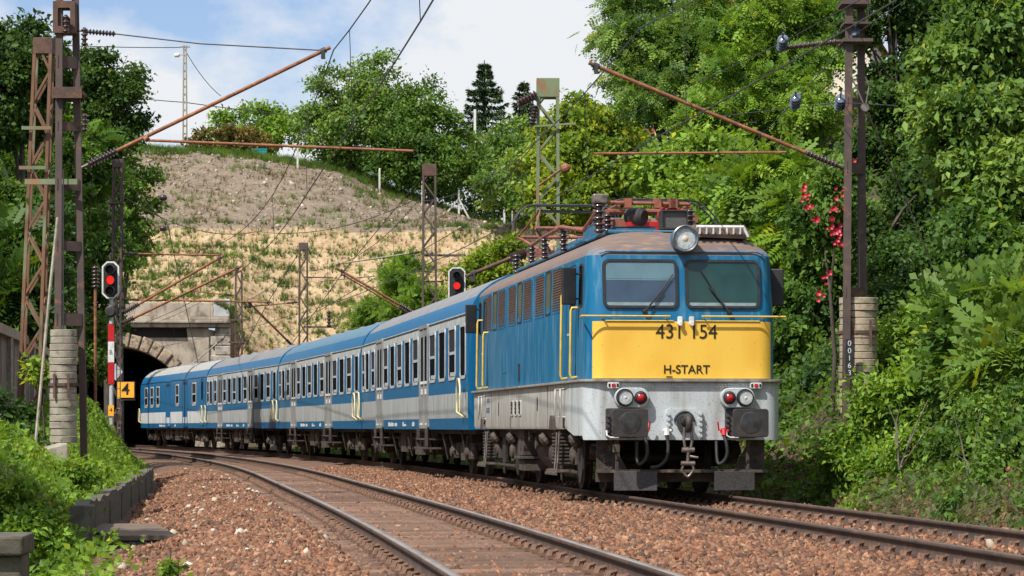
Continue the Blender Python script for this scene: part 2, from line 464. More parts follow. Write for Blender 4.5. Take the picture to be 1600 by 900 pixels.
def build_ground():
    ds = np.unique(np.r_[np.arange(-34, -8, 1.0), np.arange(-8, 10, .16), np.arange(10, 50, 1.0), np.arange(-4, -2.8, .04)])
    Ys = np.r_[np.arange(-30, 14, 2.0), np.arange(14, 60, .25), np.arange(60, 160, .6), np.arange(160, 250, 3)]
    D, Y = np.meshgrid(ds, Ys)
    X = XL(Y) + D
    Z = gz(D, Y) + .03 * fbm(X * 3, Y * 3)
    v = np.c_[X.ravel(), Y.ravel(), Z.ravel()]
    f = tri_grid(len(ds), len(Ys))
    c = v[f].mean(1); d = c[:, 0] - XL(c[:, 1])
    e = np.clip(np.maximum(sm(-d - toe(c[:, 1]) + 3.62, 3.2, 3.9), sm(d - 4.6, 2.5, 3.0)) + .2 * fbm(c[:, 0], c[:, 1]), 0, 1)
    o = np_mesh("ground", v, f, ground_mat(), col=np.c_[e, e, e], smooth=True)
    tag(o, kind="structure")
    # the land beyond, out to the horizon
    n = 24
    xs = np.linspace(-3000, 3000, n); ys = np.linspace(-3000, 3000, n)
    X, Y = np.meshgrid(xs, ys)
    o = np_mesh("terrain", np.c_[X.ravel(), Y.ravel(), np.full(X.size, -1.6)], tri_grid(n, n),
                pmat("far_land", (.06, .07, .03), (.05, .06, .025), .95, .02))
    tag(o, kind="structure")
build_ground()

# ---- the hill over the tunnel
def ridge(X):
    return np.interp(X, [-60, -23.2, -16.4, -11.5, -6.2, -1.5, .8, 8, 40], [22, 18.9, 18.5, 17.6, 15.7, 14.1, 13.5, 13.8, 16])
def hill_foot(X):
    X = np.asarray(X, float)
    t = sm(X, -15.6, -11.5) + (1 - sm(X, -31, -27.7))
    return 157.6 - 6.6 * t, 7.5 - 7.9 * t
def hill_z(X, Y):
    yb, zb = hill_foot(X)
    r = ridge(X)
    t1 = np.clip((Y - yb) / (166 - yb), 0, 1); t2 = np.clip((Y - 166) / 19.0, 0, 1)
    z = zb + (12.1 - zb) * t1
    z = np.where(Y > 166, 12.1 + (r - 12.1) * (t2 * 1.25 - .25 * t2 * t2), z)
    z = z + np.where(Y > 185, .03 * (Y - 185), 0)
    z = z + .35 * sm(Y, 165.2, 166.4) * (1 - sm(Y, 166.4, 171))
    return z + .5 * fbm(X * .35, Y * .35) * sm(Y, 152, 156)

def hill_mat():
    m = bpy.data.materials.new("hill_soil"); m.use_nodes = True
    N, L = m.node_tree.nodes, m.node_tree.links
    B = N["Principled BSDF"]; B.inputs["Roughness"].default_value = .95
    T = N.new("ShaderNodeTexCoord")
    S = N.new("ShaderNodeSeparateXYZ"); L.new(T.outputs["Object"], S.inputs[0])
    def noise(scale, lo, hi, det=6, st=(1, 1, 1)):
        mp_ = N.new("ShaderNodeMapping"); mp_.inputs["Scale"].default_value = st
        L.new(T.outputs["Object"], mp_.inputs[0])
        n = N.new("ShaderNodeTexNoise"); n.inputs["Scale"].default_value = scale; n.inputs["Detail"].default_value = det
        L.new(mp_.outputs[0], n.inputs["Vector"])
        r = N.new("ShaderNodeMapRange"); r.inputs["From Min"].default_value = lo; r.inputs["From Max"].default_value = hi
        L.new(n.outputs["Fac"], r.inputs["Value"]); return n.outputs["Fac"], r.outputs[0]
    def mix(a, b, f):
        x = N.new("ShaderNodeMixRGB")
        for i, s in ((1, a), (2, b), (0, f)):
            if isinstance(s, tuple): x.inputs[i].default_value = (*s, 1)
            else: L.new(s, x.inputs[i])
        return x.outputs[0]
    tan = mix(lin(188, 164, 128), lin(166, 138, 104), noise(.9, .4, .65)[1])
    tan = mix(tan, lin(128, 104, 76), noise(3.5, .52, .66, 8)[1])
    tan = mix(tan, lin(206, 190, 160), noise(6, .62, .7)[1])
    brown = mix(lin(136, 120, 102), lin(114, 101, 86), noise(1.3, .4, .65)[1])
    brown = mix(brown, lin(170, 156, 142), noise(7, .6, .68)[1])
    brown = mix(brown, lin(92, 88, 58), noise(2.2, .58, .72, 8)[1])
    # the edge between the netted lower face and the bare upper soil
    add = N.new("ShaderNodeMath"); add.operation = 'MULTIPLY_ADD'; add.inputs[1].default_value = 1.0
    L.new(noise(.6, 0, 1, 5)[0], add.inputs[0]); L.new(S.outputs["Y"], add.inputs[2])
    r = N.new("ShaderNodeMapRange"); r.inputs["From Min"].default_value = 166.5; r.inputs["From Max"].default_value = 166.75
    L.new(add.outputs[0], r.inputs["Value"])
    c = mix(tan, brown, r.outputs[0])
    # grass on the crown
    r2 = N.new("ShaderNodeMapRange"); r2.inputs["From Min"].default_value = 184.5; r2.inputs["From Max"].default_value = 186.5
    L.new(add.outputs[0], r2.inputs["Value"])
    c = mix(c, lin(104, 112, 60), r2.outputs[0])
    L.new(c, B.inputs["Base Color"])
    b = N.new("ShaderNodeBump"); b.inputs["Strength"].default_value = .8; b.inputs["Distance"].default_value = .15
    L.new(noise(3.5, 0, 1, 10)[0], b.inputs["Height"]); L.new(b.outputs[0], B.inputs["Normal"])
    return m

def build_hill():
    xs = np.unique(np.r_[np.arange(-60, -30, 2.0), np.arange(-30, 6, .4), np.arange(6, 46, 2.0), [-27.6, -15.7]])
    rows = 90
    t = np.linspace(0, 1, 60)
    yb, zb = hill_foot(xs)
    Y = np.vstack([yb - .02] + [yb + (186 - yb) * k for k in t] + [np.full(len(xs), y) for y in (188, 192, 200, 215, 240, 300, 420)])
    X = np.tile(xs, (len(Y), 1))
    Z = hill_z(X, Y); Z[0] = np.where((X[0] > -27.3) & (X[0] < -15.8), 7.3, -1.2)
    o = np_mesh("hill", np.c_[X.ravel(), Y.ravel(), Z.ravel()], tri_grid(len(xs), len(Y)), hill_mat(), smooth=True)
    tag(o, kind="structure")
build_hill()

# ---------------------------------------------------------------- tracks
def sweep(prof, xs, ys, z0=0.0):
    """profile (dx,dz) swept along a plan curve"""
    xs = np.asarray(xs); ys = np.asarray(ys)
    tx = np.gradient(xs); ty = np.gradient(ys); n = np.hypot(tx, ty); nx, ny = ty / n, -tx / n
    P = np.array(prof); K = len(P)
    v = np.empty((len(xs), K, 3))
    v[:, :, 0] = xs[:, None] + nx[:, None] * P[:, 0]; v[:, :, 1] = ys[:, None] + ny[:, None] * P[:, 0]; v[:, :, 2] = z0 + P[:, 1]
    i, j = np.meshgrid(np.arange(len(xs) - 1), np.arange(K), indexing='ij')
    a = (i * K + j).ravel(); b = (i * K + (j + 1) % K).ravel()
    return v.reshape(-1, 3), np.c_[a, b, b + K, a + K]

rail_web = pmat("rail_side_rust", lin(84, 66, 56), lin(66, 54, 48), .8, 3, c3=lin(104, 78, 62), scale3=9)
rail_head = pmat("rail_head", lin(176, 164, 152), lin(150, 134, 120), .38, 4, stretch=(1, .3, 1), metal=.55)
rail_head2 = pmat("rail_head_worn", lin(122, 104, 92), lin(104, 88, 78), .5, 4, metal=.4)
sleeper_mat = pmat("sleeper", lin(138, 108, 90), lin(116, 90, 74), .9, 2, c3=lin(88, 70, 60), scale3=5, st3=(1, 3, 1), lo3=.5, hi3=.75, bump=.4)
_n, _l = sleeper_mat.node_tree.nodes, sleeper_mat.node_tree.links
_b = _n['Principled BSDF'].inputs['Base Color']; _src = _b.links[0].from_socket
_oi = _n.new('ShaderNodeObjectInfo'); _mr = _n.new('ShaderNodeMapRange'); _mr.inputs['To Min'].default_value = .55; _mr.inputs['To Max'].default_value = 1.12
_l.new(_oi.outputs['Random'], _mr.inputs['Value'])
_hs = _n.new('ShaderNodeHueSaturation'); _l.new(_mr.outputs[0], _hs.inputs['Value']); _l.new(_src, _hs.inputs['Color']); _l.new(_hs.outputs[0], _b)
clip_mat = pmat("rail_clip", lin(132, 100, 80), lin(100, 78, 64), .8, 14, bump=.2)

RAIL = [(-.036, 0), (-.036, -.034), (-.012, -.046), (-.012, -.125), (-.07, -.142), (-.07, -.155), (.07, -.155), (.07, -.142), (.012, -.125), (.012, -.046), (.036, -.034), (.036, 0)]

def build_track(fx, label, head, y_near, up=0):
    root = empty("railway_track", (float(fx(60)), 60, -.16), 0, label, "track", "railway tracks")
    inv = Matrix.Translation(-root.location)
    ys = np.r_[np.arange(4, 160, 1.0), np.arange(160, 236, 4)]
    for s in (-1, 1):
        xs = fx(ys)
        sl = np.gradient(xs, ys); nn = np.sqrt(1 + sl ** 2)
        px, py = xs + s * .7525 / nn, ys - s * .7525 * sl / nn
        v, f = sweep(RAIL, px, py)
        o = np_mesh("rail", v - np.array(root.location), f, rail_web, root)
        o.data.materials.append(head)
        mi = np.zeros(len(f), np.int32); mi[np.arange(len(f)) % 12 == 11] = 1
        o.data.polygons.foreach_set("material_index", mi)
        o.data.update()
    # sleepers
    rng = random.Random(3 + up)
    Ys = [y_near + .6 * i for i in range(int((158 - y_near) / .6))]
    me = None; far = MB(); clips = MB(); n = 0
    def sl_mb():
        b = MB()
        L = 1.22
        P = [(-.12, -.2), (.12, -.2), (.12, -.03), (.09, 0), (-.09, 0), (-.12, -.03)]
        b.prism(P, lambda a, z, d: Vector((d, a, z)), -L, L)
        return b
    for i, y in enumerate(Ys):
        x = float(fx(y)); a = math.atan2(float(fx(y + .5) - fx(y - .5)), 1.0)
        T = inv @ Matrix.Translation((x, y, -.158 - rng.uniform(0, .012))) @ Matrix.Rotation(-a + rng.uniform(-.02, .02), 4, 'Z')
        if n < 100:
            if me is None:
                o = sl_mb().build("sleeper", sleeper_mat, root, bevel=.012); me = o
            else:
                o = me.copy(); COL.objects.link(o); o.parent = root
            o.matrix_local = T
            n += 1
        else:
            far.box(-1.22, 1.22, -.13, .13, -.1, 0, T)
        if y < 92:
            for s in (-1, 1):
                for q in (-1, 1):
                    c = s * .7525 + q * .105
                    clips.box(c - .07, c + .07, -.10, .10, -.004, .03, T)
                    if y < 70:
                        pts = [T @ Vector((c + q * .045, -.055, .015)), T @ Vector((c + q * .03, -.05, .06)), T @ Vector((c - q * .02, -.015, .072)),
                               T @ Vector((c - q * .03, .03, .05)), T @ Vector((c + q * .04, .05, .065)), T @ Vector((c + q * .05, .02, .02))]
                        clips.tube(pts, .020, 5)
    tag(far.build("sleeper_row", sleeper_mat, root, fix=False), kind="stuff")
    tag(clips.build("rail_fastening", clip_mat, root, fix=False), kind="stuff")
    return root
build_track(XL, "empty left-hand track curving into the tunnel beside the train", rail_head, 15.2)
build_track(XR, "right-hand track carrying the blue train", rail_head2, 20.2, 1)

# ---------------------------------------------------------------- ballast stones
def stones(name, n, sampler, smin, smax, pal, seed, label=None):
    rng = np.random.RandomState(seed)
    t = (1 + 5 ** .5) / 2
    B = np.array([(-1, t, 0), (1, t, 0), (-1, -t, 0), (1, -t, 0), (0, -1, t), (0, 1, t), (0, -1, -t), (0, 1, -t), (t, 0, -1), (t, 0, 1), (-t, 0, -1), (-t, 0, 1)]) / math.hypot(1, t)
    FC = np.array([(0, 11, 5), (0, 5, 1), (0, 1, 7), (0, 7, 10), (0, 10, 11), (1, 5, 9), (5, 11, 4), (11, 10, 2), (10, 7, 6), (7, 1, 8),
                   (3, 9, 4), (3, 4, 2), (3, 2, 6), (3, 6, 8), (3, 8, 9), (4, 9, 5), (2, 4, 11), (6, 2, 10), (8, 6, 7), (9, 8, 1)])
    if name == 'ballast':      # broken stone: sharp eight-faced chips
        B = np.array([(1, 0, 0), (-1, 0, 0), (0, 1, 0), (0, -1, 0), (0, 0, 1), (0, 0, -1)], float) * 1.15
        FC = np.array([(0, 2, 4), (2, 1, 4), (1, 3, 4), (3, 0, 4), (2, 0, 5), (1, 2, 5), (3, 1, 5), (0, 3, 5)])
    K_ = len(B)
    P = sampler(rng, n); n = len(P)
    s = smin + (smax - smin) * rng.rand(n) ** 2.2
    V = B[None] * (1 + .7 * (rng.rand(n, K_, 1) - .5) + .35 * (rng.rand(n, K_, 3) - .5)) * (s[:, None] * (.55 + .75 * rng.rand(n, 3)))[:, None, :]
    q = rng.randn(n, 4); q /= np.linalg.norm(q, axis=1)[:, None]
    w, x, y, z = q.T
    R = np.stack([np.stack([1 - 2 * (y * y + z * z), 2 * (x * y - z * w), 2 * (x * z + y * w)], -1),
                  np.stack([2 * (x * y + z * w), 1 - 2 * (x * x + z * z), 2 * (y * z - x * w)], -1),
                  np.stack([2 * (x * z - y * w), 2 * (y * z + x * w), 1 - 2 * (x * x + y * y)], -1)], -2)
    V = np.einsum('nij,nkj->nki', R, V) + P[:, None, :]
    f = (FC[None] + K_ * np.arange(n)[:, None, None]).reshape(-1, 3)
    pal = np.array(pal)
    c = pal[rng.randint(len(pal), size=n)] * (.88 if name == 'ballast' else 1) * (.72 + .55 * rng.rand(n, 1))
    o = np_mesh(name, V.reshape(-1, 3), f, M['stones'], col=np.repeat(c, len(FC), 0))
    tag(o, label, None, None, "stuff")
    return o

def ballast_sampler(rng, n):
    # more stones near the camera; kept clear of the rails and mostly off the sleepers
    u = rng.rand(n)
    Y = 15.5 * (78 / 15.5) ** (u ** 1.0)
    d = -3.35 + rng.rand(n) * (11.5)
    e = d - 4.6
    on = lambda t: (np.abs(t) < 1.25)
    inl = np.abs(d) < .68; inr = np.abs(e) < .68
    ph = ((Y - 15.2) / .6 % 1); ph2 = ((Y - 20.2) / .6 % 1)
    keep = d > -(toe(Y) - .15)
    for t in (d, e):
        keep &= np.abs(np.abs(t) - .7525) > .16
    r = rng.rand(n)
    near_l = (np.abs(d) < 1.24) & ((ph < .22) | (ph > .78)); near_r = (np.abs(e) < 1.24) & ((ph2 < .22) | (ph2 > .78))
    keep &= ~(near_l & (r > .10)) & ~(near_r & (r > .10))
    keep &= ~((np.abs(d) < .7) & (r > .7)) & ~((np.abs(e) < .7) & (r > .6))
    keep &= ~((e > 2.2) & (r > .3))
    d, Y = d[keep], Y[keep]
    X = XL(Y) + d
    return np.c_[X, Y, gz(d, Y) + .006 + .02 * rng.rand(len(X))]
RED = [lin(142, 96, 70), lin(124, 84, 62), lin(154, 108, 80), lin(108, 76, 58), lin(146, 102, 74), lin(130, 100, 78), lin(166, 128, 100), lin(94, 70, 56)]
tag(stones("ballast", 240000, ballast_sampler, .016, .043, RED, 5, "reddish brown track ballast of broken stone"))
def pale_sampler(rng, n):
    Y = 19 + 60 * rng.rand(n) ** 1.3; d = -3.3 + 2.2 * rng.rand(n) ** .8
    k = rng.rand(n) < .9
    d[~k] = -3 + 9 * rng.rand((~k).sum())
    return np.c_[XL(Y) + d, Y, gz(d, Y) + .03]
stones("pebbles", 170, pale_sampler, .02, .075, [lin(186, 172, 150), lin(164, 150, 130), lin(200, 190, 174)], 8, "pale limestone lumps strewn over the left ballast shoulder")

# ---------------------------------------------------------------- tunnel portal
def build_portal():
    Yp = 156.0
    cx = -21.6
    rz = math.radians(6)
    root = empty("tunnel_portal", (cx, Yp, -.3), rz, "stone tunnel portal with a dark arched mouth at the foot of the hill", "tunnel portal")
    dz = .3
    R_, cz = 4.4, 1.0 + dz
    xl, xr, zt = -6.0, 6.2, 6.4 + dz
    arc = [(R_ * math.cos(t), cz + R_ * math.sin(t)) for t in [math.pi * k / 36 for k in range(37)]]
    b = MB()
    # wall face around the arch: strips from the arch up to the cornice, plus the jambs
    inner = [(R_, 0)] + arc + [(-R_, 0)]
    def outer_of(p):
        return (max(xl, min(xr, p[0] * 1.42)), zt)
    outs = [(xr, 0)] + [((xr, cz) if k == 0 else (xl, cz) if k == 36 else (xr if k < 10 else xl if k > 26 else p[0] * 1.6, zt if 9 < k < 27 else cz + (zt - cz) * min(k, 36 - k) / 9.5)) for k, p in enumerate(arc)] + [(xl, 0)]
    n = len(inner)
    for y0, y1 in ((0, 4.5),):
        vs = []
        for yy in (y0, y1):
            for L_ in (inner, outs):
                vs += [(a, yy, c) for a, c in L_]
        fs = []
        for i in range(n - 1):
            fs += [(i, i + 1, n + i + 1, n + i), (2 * n + i + 1, 2 * n + i, 3 * n + i, 3 * n + i + 1), (i + 1, i, 2 * n + i, 2 * n + i + 1), (n + i, n + i + 1, 3 * n + i + 1, 3 * n + i)]
        b.add(vs, fs)
    b.build("wall", M['stone'], root)
    # ring of rough voussoirs
    v = MB(); rng = random.Random(4)
    K = 25
    for k in range(K):
        a0, a1 = math.pi * (k + .06) / K, math.pi * (k + .94) / K
        r0, r1 = R_ - .02, R_ + .72 + rng.uniform(-.05, .08); dp = .18 + rng.uniform(0, .12)
        P = [(r0 * math.cos(a0), cz + r0 * math.sin(a0)), (r1 * math.cos(a0), cz + r1 * math.sin(a0)), (r1 * math.cos(a1), cz + r1 * math.sin(a1)), (r0 * math.cos(a1), cz + r0 * math.sin(a1))]
        v.prism(P, lambda a, c, d: Vector((a, -d, c)), -.5, dp)
    v.build("arch_ring", M['stone2'], root, bevel=.06)
    f = MB(); f.box(-5.3, 5.1, -.03, .3, 5.85 + dz, 6.37 + dz); f.build("frieze", M['soot'], root)  # dark band paints the shadow of the recess below the cornice
    c = MB()
    for z0, z1, p in ((6.4, 6.62, .42), (6.625, 6.8, .55), (6.805, 6.98, .34)):
        c.box(xl - p * .4, xr + p * .2, -p, 1.2, z0 + dz, z1 + dz)
    c.build("cornice", M['stone'], root, bevel=.03)
    c = MB(); c.box(xl, xr - .8, -.1, .9, 6.985 + dz, 7.75 + dz); c.build("parapet", M['stone'], root, bevel=.04)
    c = MB(); c.box(xr - .79, xr + .1, -.12, 1.0, 6.99 + dz, 7.95 + dz); c.build("end_block", pmat("whitewashed_block", lin(192, 196, 198), lin(170, 172, 172), .9, 2, bump=.3), root, bevel=.04)
    c = MB()
    z = 0
    i = 0
    while z < 6.3 + dz:
        h = .52
        w = .95 if i % 2 else .72
        c.box(xr - w, xr + .12, -.2, 1.5, z, min(z + h - .02, 6.385 + dz)); z += h; i += 1
    c.build("quoin", M['pier'], root, bevel=.05)
    # rising pilaster and slanted wing on the right, in sooty render
    c = MB(); c.prism([(3.95, 6.35 + dz), (5.15, 6.35 + dz), (5.15, 0), (4.7, 0)], lambda a, zz, d: Vector((a, -d, zz)), -.2, .12)
    c.build("pilaster", M['stone'], root)
    # bore
    t = MB()
    ring = [(R_, 0)] + arc + [(-R_, 0)]
    L_ = 70
    for j in range(14):
        for k in range(len(ring) - 1):
            y0, y1 = 4.5 + L_ * j / 14, 4.5 + L_ * (j + 1) / 14
            o0, o1 = -.0011 * (y0 - 4.5) ** 2, -.0011 * (y1 - 4.5) ** 2
            (a, c_), (a2, c2) = ring[k], ring[k + 1]
            t.add([(a + o0, y0, c_), (a2 + o0, y0, c2), (a2 + o1, y1, c2), (a + o1, y1, c_)], [(0, 1, 2, 3)])
    e = len(ring)
    o1 = -.0011 * L_ ** 2
    t.add([(a + o1, 4.5 + L_, c_) for a, c_ in ring], [tuple(range(e))])
    t.build("tunnel_lining", M['soot'], root, fix=False)
    return root
build_portal()

# ---------------------------------------------------------------- locomotive
TH = math.atan(.1256)
def rrect_plan(hw, y0, y1, r, n=6):
    P = []
    for cx, cy, a0 in ((hw - r, y0 + r, 270), (hw - r, y1 - r, 0), (-hw + r, y1 - r, 90), (-hw + r, y0 + r, 180)):
        for k in range(n + 1):
            t = math.radians(a0 + 90 * k / n)
            P.append((cx + r * math.cos(t), cy + r * math.sin(t)))
    return P     # starts on the right front corner, runs along the right side to the rear, back up the left side
def loft(levels, cap_top=True, cap_bot=True):
    """levels: (z, hw, y0, y1, r)"""
    b = MB(); rings = []
    for z, hw, y0, y1, r in levels:
        rings.append([(x, y, z) for x, y in rrect_plan(hw, y0, y1, r)])
    n = len(rings[0])
    fs = [(i * n + k, i * n + (k + 1) % n, (i + 1) * n + (k + 1) % n, (i + 1) * n + k) for i in range(len(rings) - 1) for k in range(n)]
    if cap_bot: fs.append(tuple(range(n - 1, -1, -1)))
    if cap_top: fs.append(tuple(range((len(rings) - 1) * n, len(rings) * n)))
    b.add([p for r_ in rings for p in r_], fs)
    return b

def insulator(b, p, axis, L, r, n=5):
    prof = [(r * .45, 0)]
    for k in range(n):
        h0 = L * (k + .15) / n
        prof += [(r * .5, h0), (r, h0 + L * .3 / n), (r * .95, h0 + L * .42 / n), (r * .5, h0 + L * .6 / n)]
    prof.append((r * .45, L))
    b.lathe(p, axis, prof, 14)

def build_loco():
    R0 = empty("electric_locomotive", (float(XR(41.1)) + .02, 41.1, 0), TH,
               "blue and yellow electric locomotive with grey skirt leading the train, numbered 431 154", "locomotive")
    part = lambda name, mb, mat, par=None, **k: mb.build(name, mat, par or R0, **k)
    fn_front = lambda a, z, d: Vector((a, .62 - d, z))
    tilt = lambda z: .62 + max(0, z - 2.55) * .135
    fn_win = lambda a, z, d: Vector((a, tilt(z) - d, z))
    fn_low = lambda a, z, d: Vector((a, .56 - d, z))
    side = lambda y, z, d: Vector((-(1.392 - .02 * max(0, z - 2.0)) - d, y, z))
    sidelow = lambda y, z, d: Vector((-1.44 - d, y, z))
    Lr = 15.08
    up = [(1.66, 1.39, 0, .28), (2.5, 1.39, 0, .28), (2.58, 1.388, .008, .28), (3.44, 1.362, .125, .30)]
    rf = [(3.44, 1.362, .125, .30), (3.50, 1.34, .15, .32), (3.56, 1.285, .21, .36), (3.64, 1.19, .32, .42), (3.72, 1.06, .48, .46), (3.79, .90, .70, .48), (3.83, .72, .95, .5), (3.85, .5, 1.3, .4)]
    part("upper_body", loft([(z, hw, .62 + o, Lr - o, r) for z, hw, o, r in up], cap_top=False), M['blue'], smooth=50)
    # roof: brown weathering with blue showing at the ends
    rm = M['roof'].copy(); rm.name = "loco_roof_faded"
    N, L = rm.node_tree.nodes, rm.node_tree.links
    src = N["Principled BSDF"].inputs["Base Color"].links[0].from_socket
    T = N.new("ShaderNodeTexCoord"); S = N.new("ShaderNodeSeparateXYZ"); L.new(T.outputs["Object"], S.inputs[0])
    ab = N.new("ShaderNodeMath"); ab.operation = 'ABSOLUTE'; L.new(S.outputs["X"], ab.inputs[0])
    a1 = N.new("ShaderNodeMapRange"); a1.inputs["From Min"].default_value = .95; a1.inputs["From Max"].default_value = 1.34; L.new(ab.outputs[0], a1.inputs["Value"])
    a2 = N.new("ShaderNodeMapRange"); a2.inputs["From Min"].default_value = 1.5; a2.inputs["From Max"].default_value = .75; L.new(S.outputs["Y"], a2.inputs["Value"])
    mu = N.new("ShaderNodeMath"); mu.operation = 'MULTIPLY'; L.new(a1.outputs[0], mu.inputs[0]); L.new(a2.outputs[0], mu.inputs[1])
    n = N.new("ShaderNodeTexNoise"); n.inputs["Scale"].default_value = 3; n.inputs["Detail"].default_value = 6; L.new(T.outputs["Object"], n.inputs["Vector"])
    ma = N.new("ShaderNodeMath"); ma.operation = 'MULTIPLY_ADD'; ma.inputs[1].default_value = 1.0; L.new(mu.outputs[0], ma.inputs[0])
    nb = N.new("ShaderNodeMath"); nb.operation = 'MULTIPLY_ADD'; nb.inputs[1].default_value = 1.1; nb.inputs[2].default_value = -.78; L.new(n.outputs["Fac"], nb.inputs[0]); L.new(nb.outputs[0], ma.inputs[2])
    ma.use_clamp = True
    mx = N.new("ShaderNodeMixRGB"); mx.inputs[2].default_value = (*lin(74, 128, 160), 1); L.new(ma.outputs[0], mx.inputs[0]); L.new(src, mx.inputs[1])
    L.new(mx.outputs[0], N["Principled BSDF"].inputs["Base Color"])
    part("roof", loft([(z, hw, .62 + o, Lr - o, r) for z, hw, o, r in rf], cap_bot=False), rm, smooth=60)
    # rain gutter
    g = MB(); P = rrect_plan(1.372, .735, Lr - .115, .3)
    g.tube([(x, y, 3.445) for x, y in P[7:-7]], .016, 6)
    g.tube([(-1.2, .742, 3.46), (-1.12, .74, 3.49), (1.12, .74, 3.49), (1.2, .742, 3.46), (1.25, .76, 3.38)], .014, 6)
    part("gutter", g, M['blue'])
    # yellow front panel, wrapped round the corners
    b = MB(); P = [p for p in rrect_plan(1.395, .614, Lr, .28, 10)]
    arc = P[33 + 5:44] + P[0:6]
    m = len(arc)
    b.add([(x, y, 1.675) for x, y in arc] + [(x, y, 2.49) for x, y in arc], [(i, i + 1, m + i + 1, m + i) for i in range(m - 1)])
    part("front_panel", b, M['yellow'], smooth=50)
    # grey lower body with deeper front apron
    lo = [(1.0, 1.43, .56, .26), (1.64, 1.43, .56, .26)]
    part("lower_body", loft([(.95, 1.42, .60, Lr + .02, .26), (1.0, 1.44, .57, Lr + .03, .26), (1.64, 1.44, .56, Lr + .04, .26)]), M['grey'], smooth=50)
    ap = MB()
    P = rrect_plan(1.452, .548, Lr, .27, 10)
    arc = P[33:44] + P[0:11]
    arc = [(-1.452, 2.25), (-1.452, 1.6), (-1.452, 1.15)] + arc + [(1.452, 1.15), (1.452, 1.6), (1.452, 2.25)]
    m = len(arc)
    bot = lambda i: .80 if 4 < i < m - 5 else (.94 if i in (0, m - 1) else (.86 if i in (1, 2, m - 2, m - 3) else .86))
    ap.add([(x, y, 1.62) for x, y in arc] + [(x, y, bot(i)) for i, (x, y) in enumerate(arc)] +
           [(x * .96, y + .05, 1.62) for x, y in arc] + [(x * .96, y + .05, bot(i)) for i, (x, y) in enumerate(arc)],
           [(i, i + 1, m + i + 1, m + i) for i in range(m - 1)] + [(m + i, m + i + 1, 3 * m + i + 1, 3 * m + i) for i in range(m - 1)] + [(2 * m + i + 1, 2 * m + i, 3 * m + i, 3 * m + i + 1) for i in range(m - 1)])
    part("front_apron", ap, M['front_grey'], smooth=50)
    # ledge all round at the top of the skirt
    P = rrect_plan(1.50, .47, Lr + .1, .3)
    l = MB(); l.prism(P, lambda a, c, d: Vector((a, c, d)), 1.625, 1.662)
    part("ledge", l, pmat("ledge_grey", lin(150, 146, 138), lin(120, 112, 102), .7, 8), bevel=.008)
    # chequered tread strip under the front ledge
    l = MB()
    for k in range(52):
        x = -1.12 + k * .043
        if k in (16, 17, 34, 35, 45): continue
        for r in range(2):
            l.box(x + r * .012, x + r * .012 + .026, .535, .546, 1.585 - r * .03, 1.602 - r * .03)
    part("tread_strip", l, M['white'])
    # cab windscreens
    for s, mi, nm in ((-1, 'interior2', 0), (1, 'interior', 1)):
        cx = s * .605 - .01; w, h, cz = 1.10, .70, 3.03
        o = rr(cx, cz, w, h, .09); i = rr(cx, cz, w - .07, h - .07, .065)
        f = part("windscreen", MB().ring(o, i, fn_win, -.02, .03), M['rubber'], smooth=40)
        bk = MB(); bk.prism(rr(cx, cz, w - .05, h - .05, .07), fn_win, -.0, .012); part("cab_interior", bk, M[mi], f)  # backing panel coloured with the reflection seen in the glass
        if s < 0:
            bl = MB(); bl.prism([(cx - .50, 3.33), (cx + .50, 3.33), (cx + .50, 3.10), (cx - .50, 3.10)], fn_win, .0125, .015)
            bl.prism([(cx - .50, 3.095), (cx + .50, 3.095), (cx + .50, 3.075), (cx - .50, 3.075)], fn_win, .0125, .017)
            part("sun_blind", bl, M['blind'], f)
        st = MB(); st.prism([(cx - .49, 2.76), (cx + .49, 2.76), (cx + .49, 2.715), (cx - .49, 2.715)], fn_win, .0125, .016); part("dashboard", st, M['alu'], f)
        gl = MB(); gl.prism(rr(cx, cz, w - .06, h - .06, .07), fn_win, .021, .025); part("glass", gl, M['glass'], f)
        # wiper
        wp = MB()
        if s < 0: p0, p1, p2 = (-.56, 2.63), (-.30, 2.94), (-.14, 3.16)
        else: p0, p1, p2 = (.68, 2.62), (.40, 2.98), (.28, 3.22)
        q = lambda p, d: fn_win(p[0], p[1], d)
        wp.tube([q(p0, .02), q(p0, .07), q(p1, .06)], .013, 6); wp.tube([q(((p0[0] + p1[0]) / 2, (p0[1] + p1[1]) / 2), .045), q(p2, .045)], .011, 6)
        wp.lathe(fn_win(*p0, 0), (0, -1, 0), [(.035, 0), (.035, .06), (.02, .08)], 10)
        part("wiper", wp, M['rubber'])
        # small white lamp brackets in the middle
        lb = MB(); x = s * .085 + .04
        lb.prism(rr(x, 2.50, .07, .12, .02), fn_front, .0, .05); lb.prism(rr(x, 2.455, .055, .06, .02), fn_front, .05, .085)
        part("lamp_bracket", lb, M['white'], bevel=.006)
        # yellow front handrails
        hr = MB()
        if s < 0: a, c = -1.50, -.20
        else: a, c = .26, 1.50
        pts = [(a, .52, 2.56), (c, .52, 2.56)]
        hr.tube(pts, .013, 8)
        for x in (a + .32 if s < 0 else a + .05, c - .05 if s < 0 else c - .32):
            hr.tube([(x, .52, 2.56), (x, .66, 2.52)], .011, 6)
        if s < 0: hr.tube([(a, .52, 2.56), (-1.45, .95, 2.56)], .013, 8)
        part("front_handrail", hr, M['yrail'], smooth=40)
        # lower moulding along the top of the yellow
        mo = MB(); mo.tube([fn_front(s * .14 - .0, 2.495, .012), fn_front(s * 1.13, 2.495, .012)], .011, 6); part("trim_strip", mo, M['yrail'])
        # lamp cluster
        cx = s * .775 + .0; lc = MB()
        lc.prism(rr(cx, 1.40, .50, .285, .14, 8), fn_low, -.03, .13)
        c_ = part("lamp_cluster", lc, M['front_grey'], smooth=40, bevel=.012)
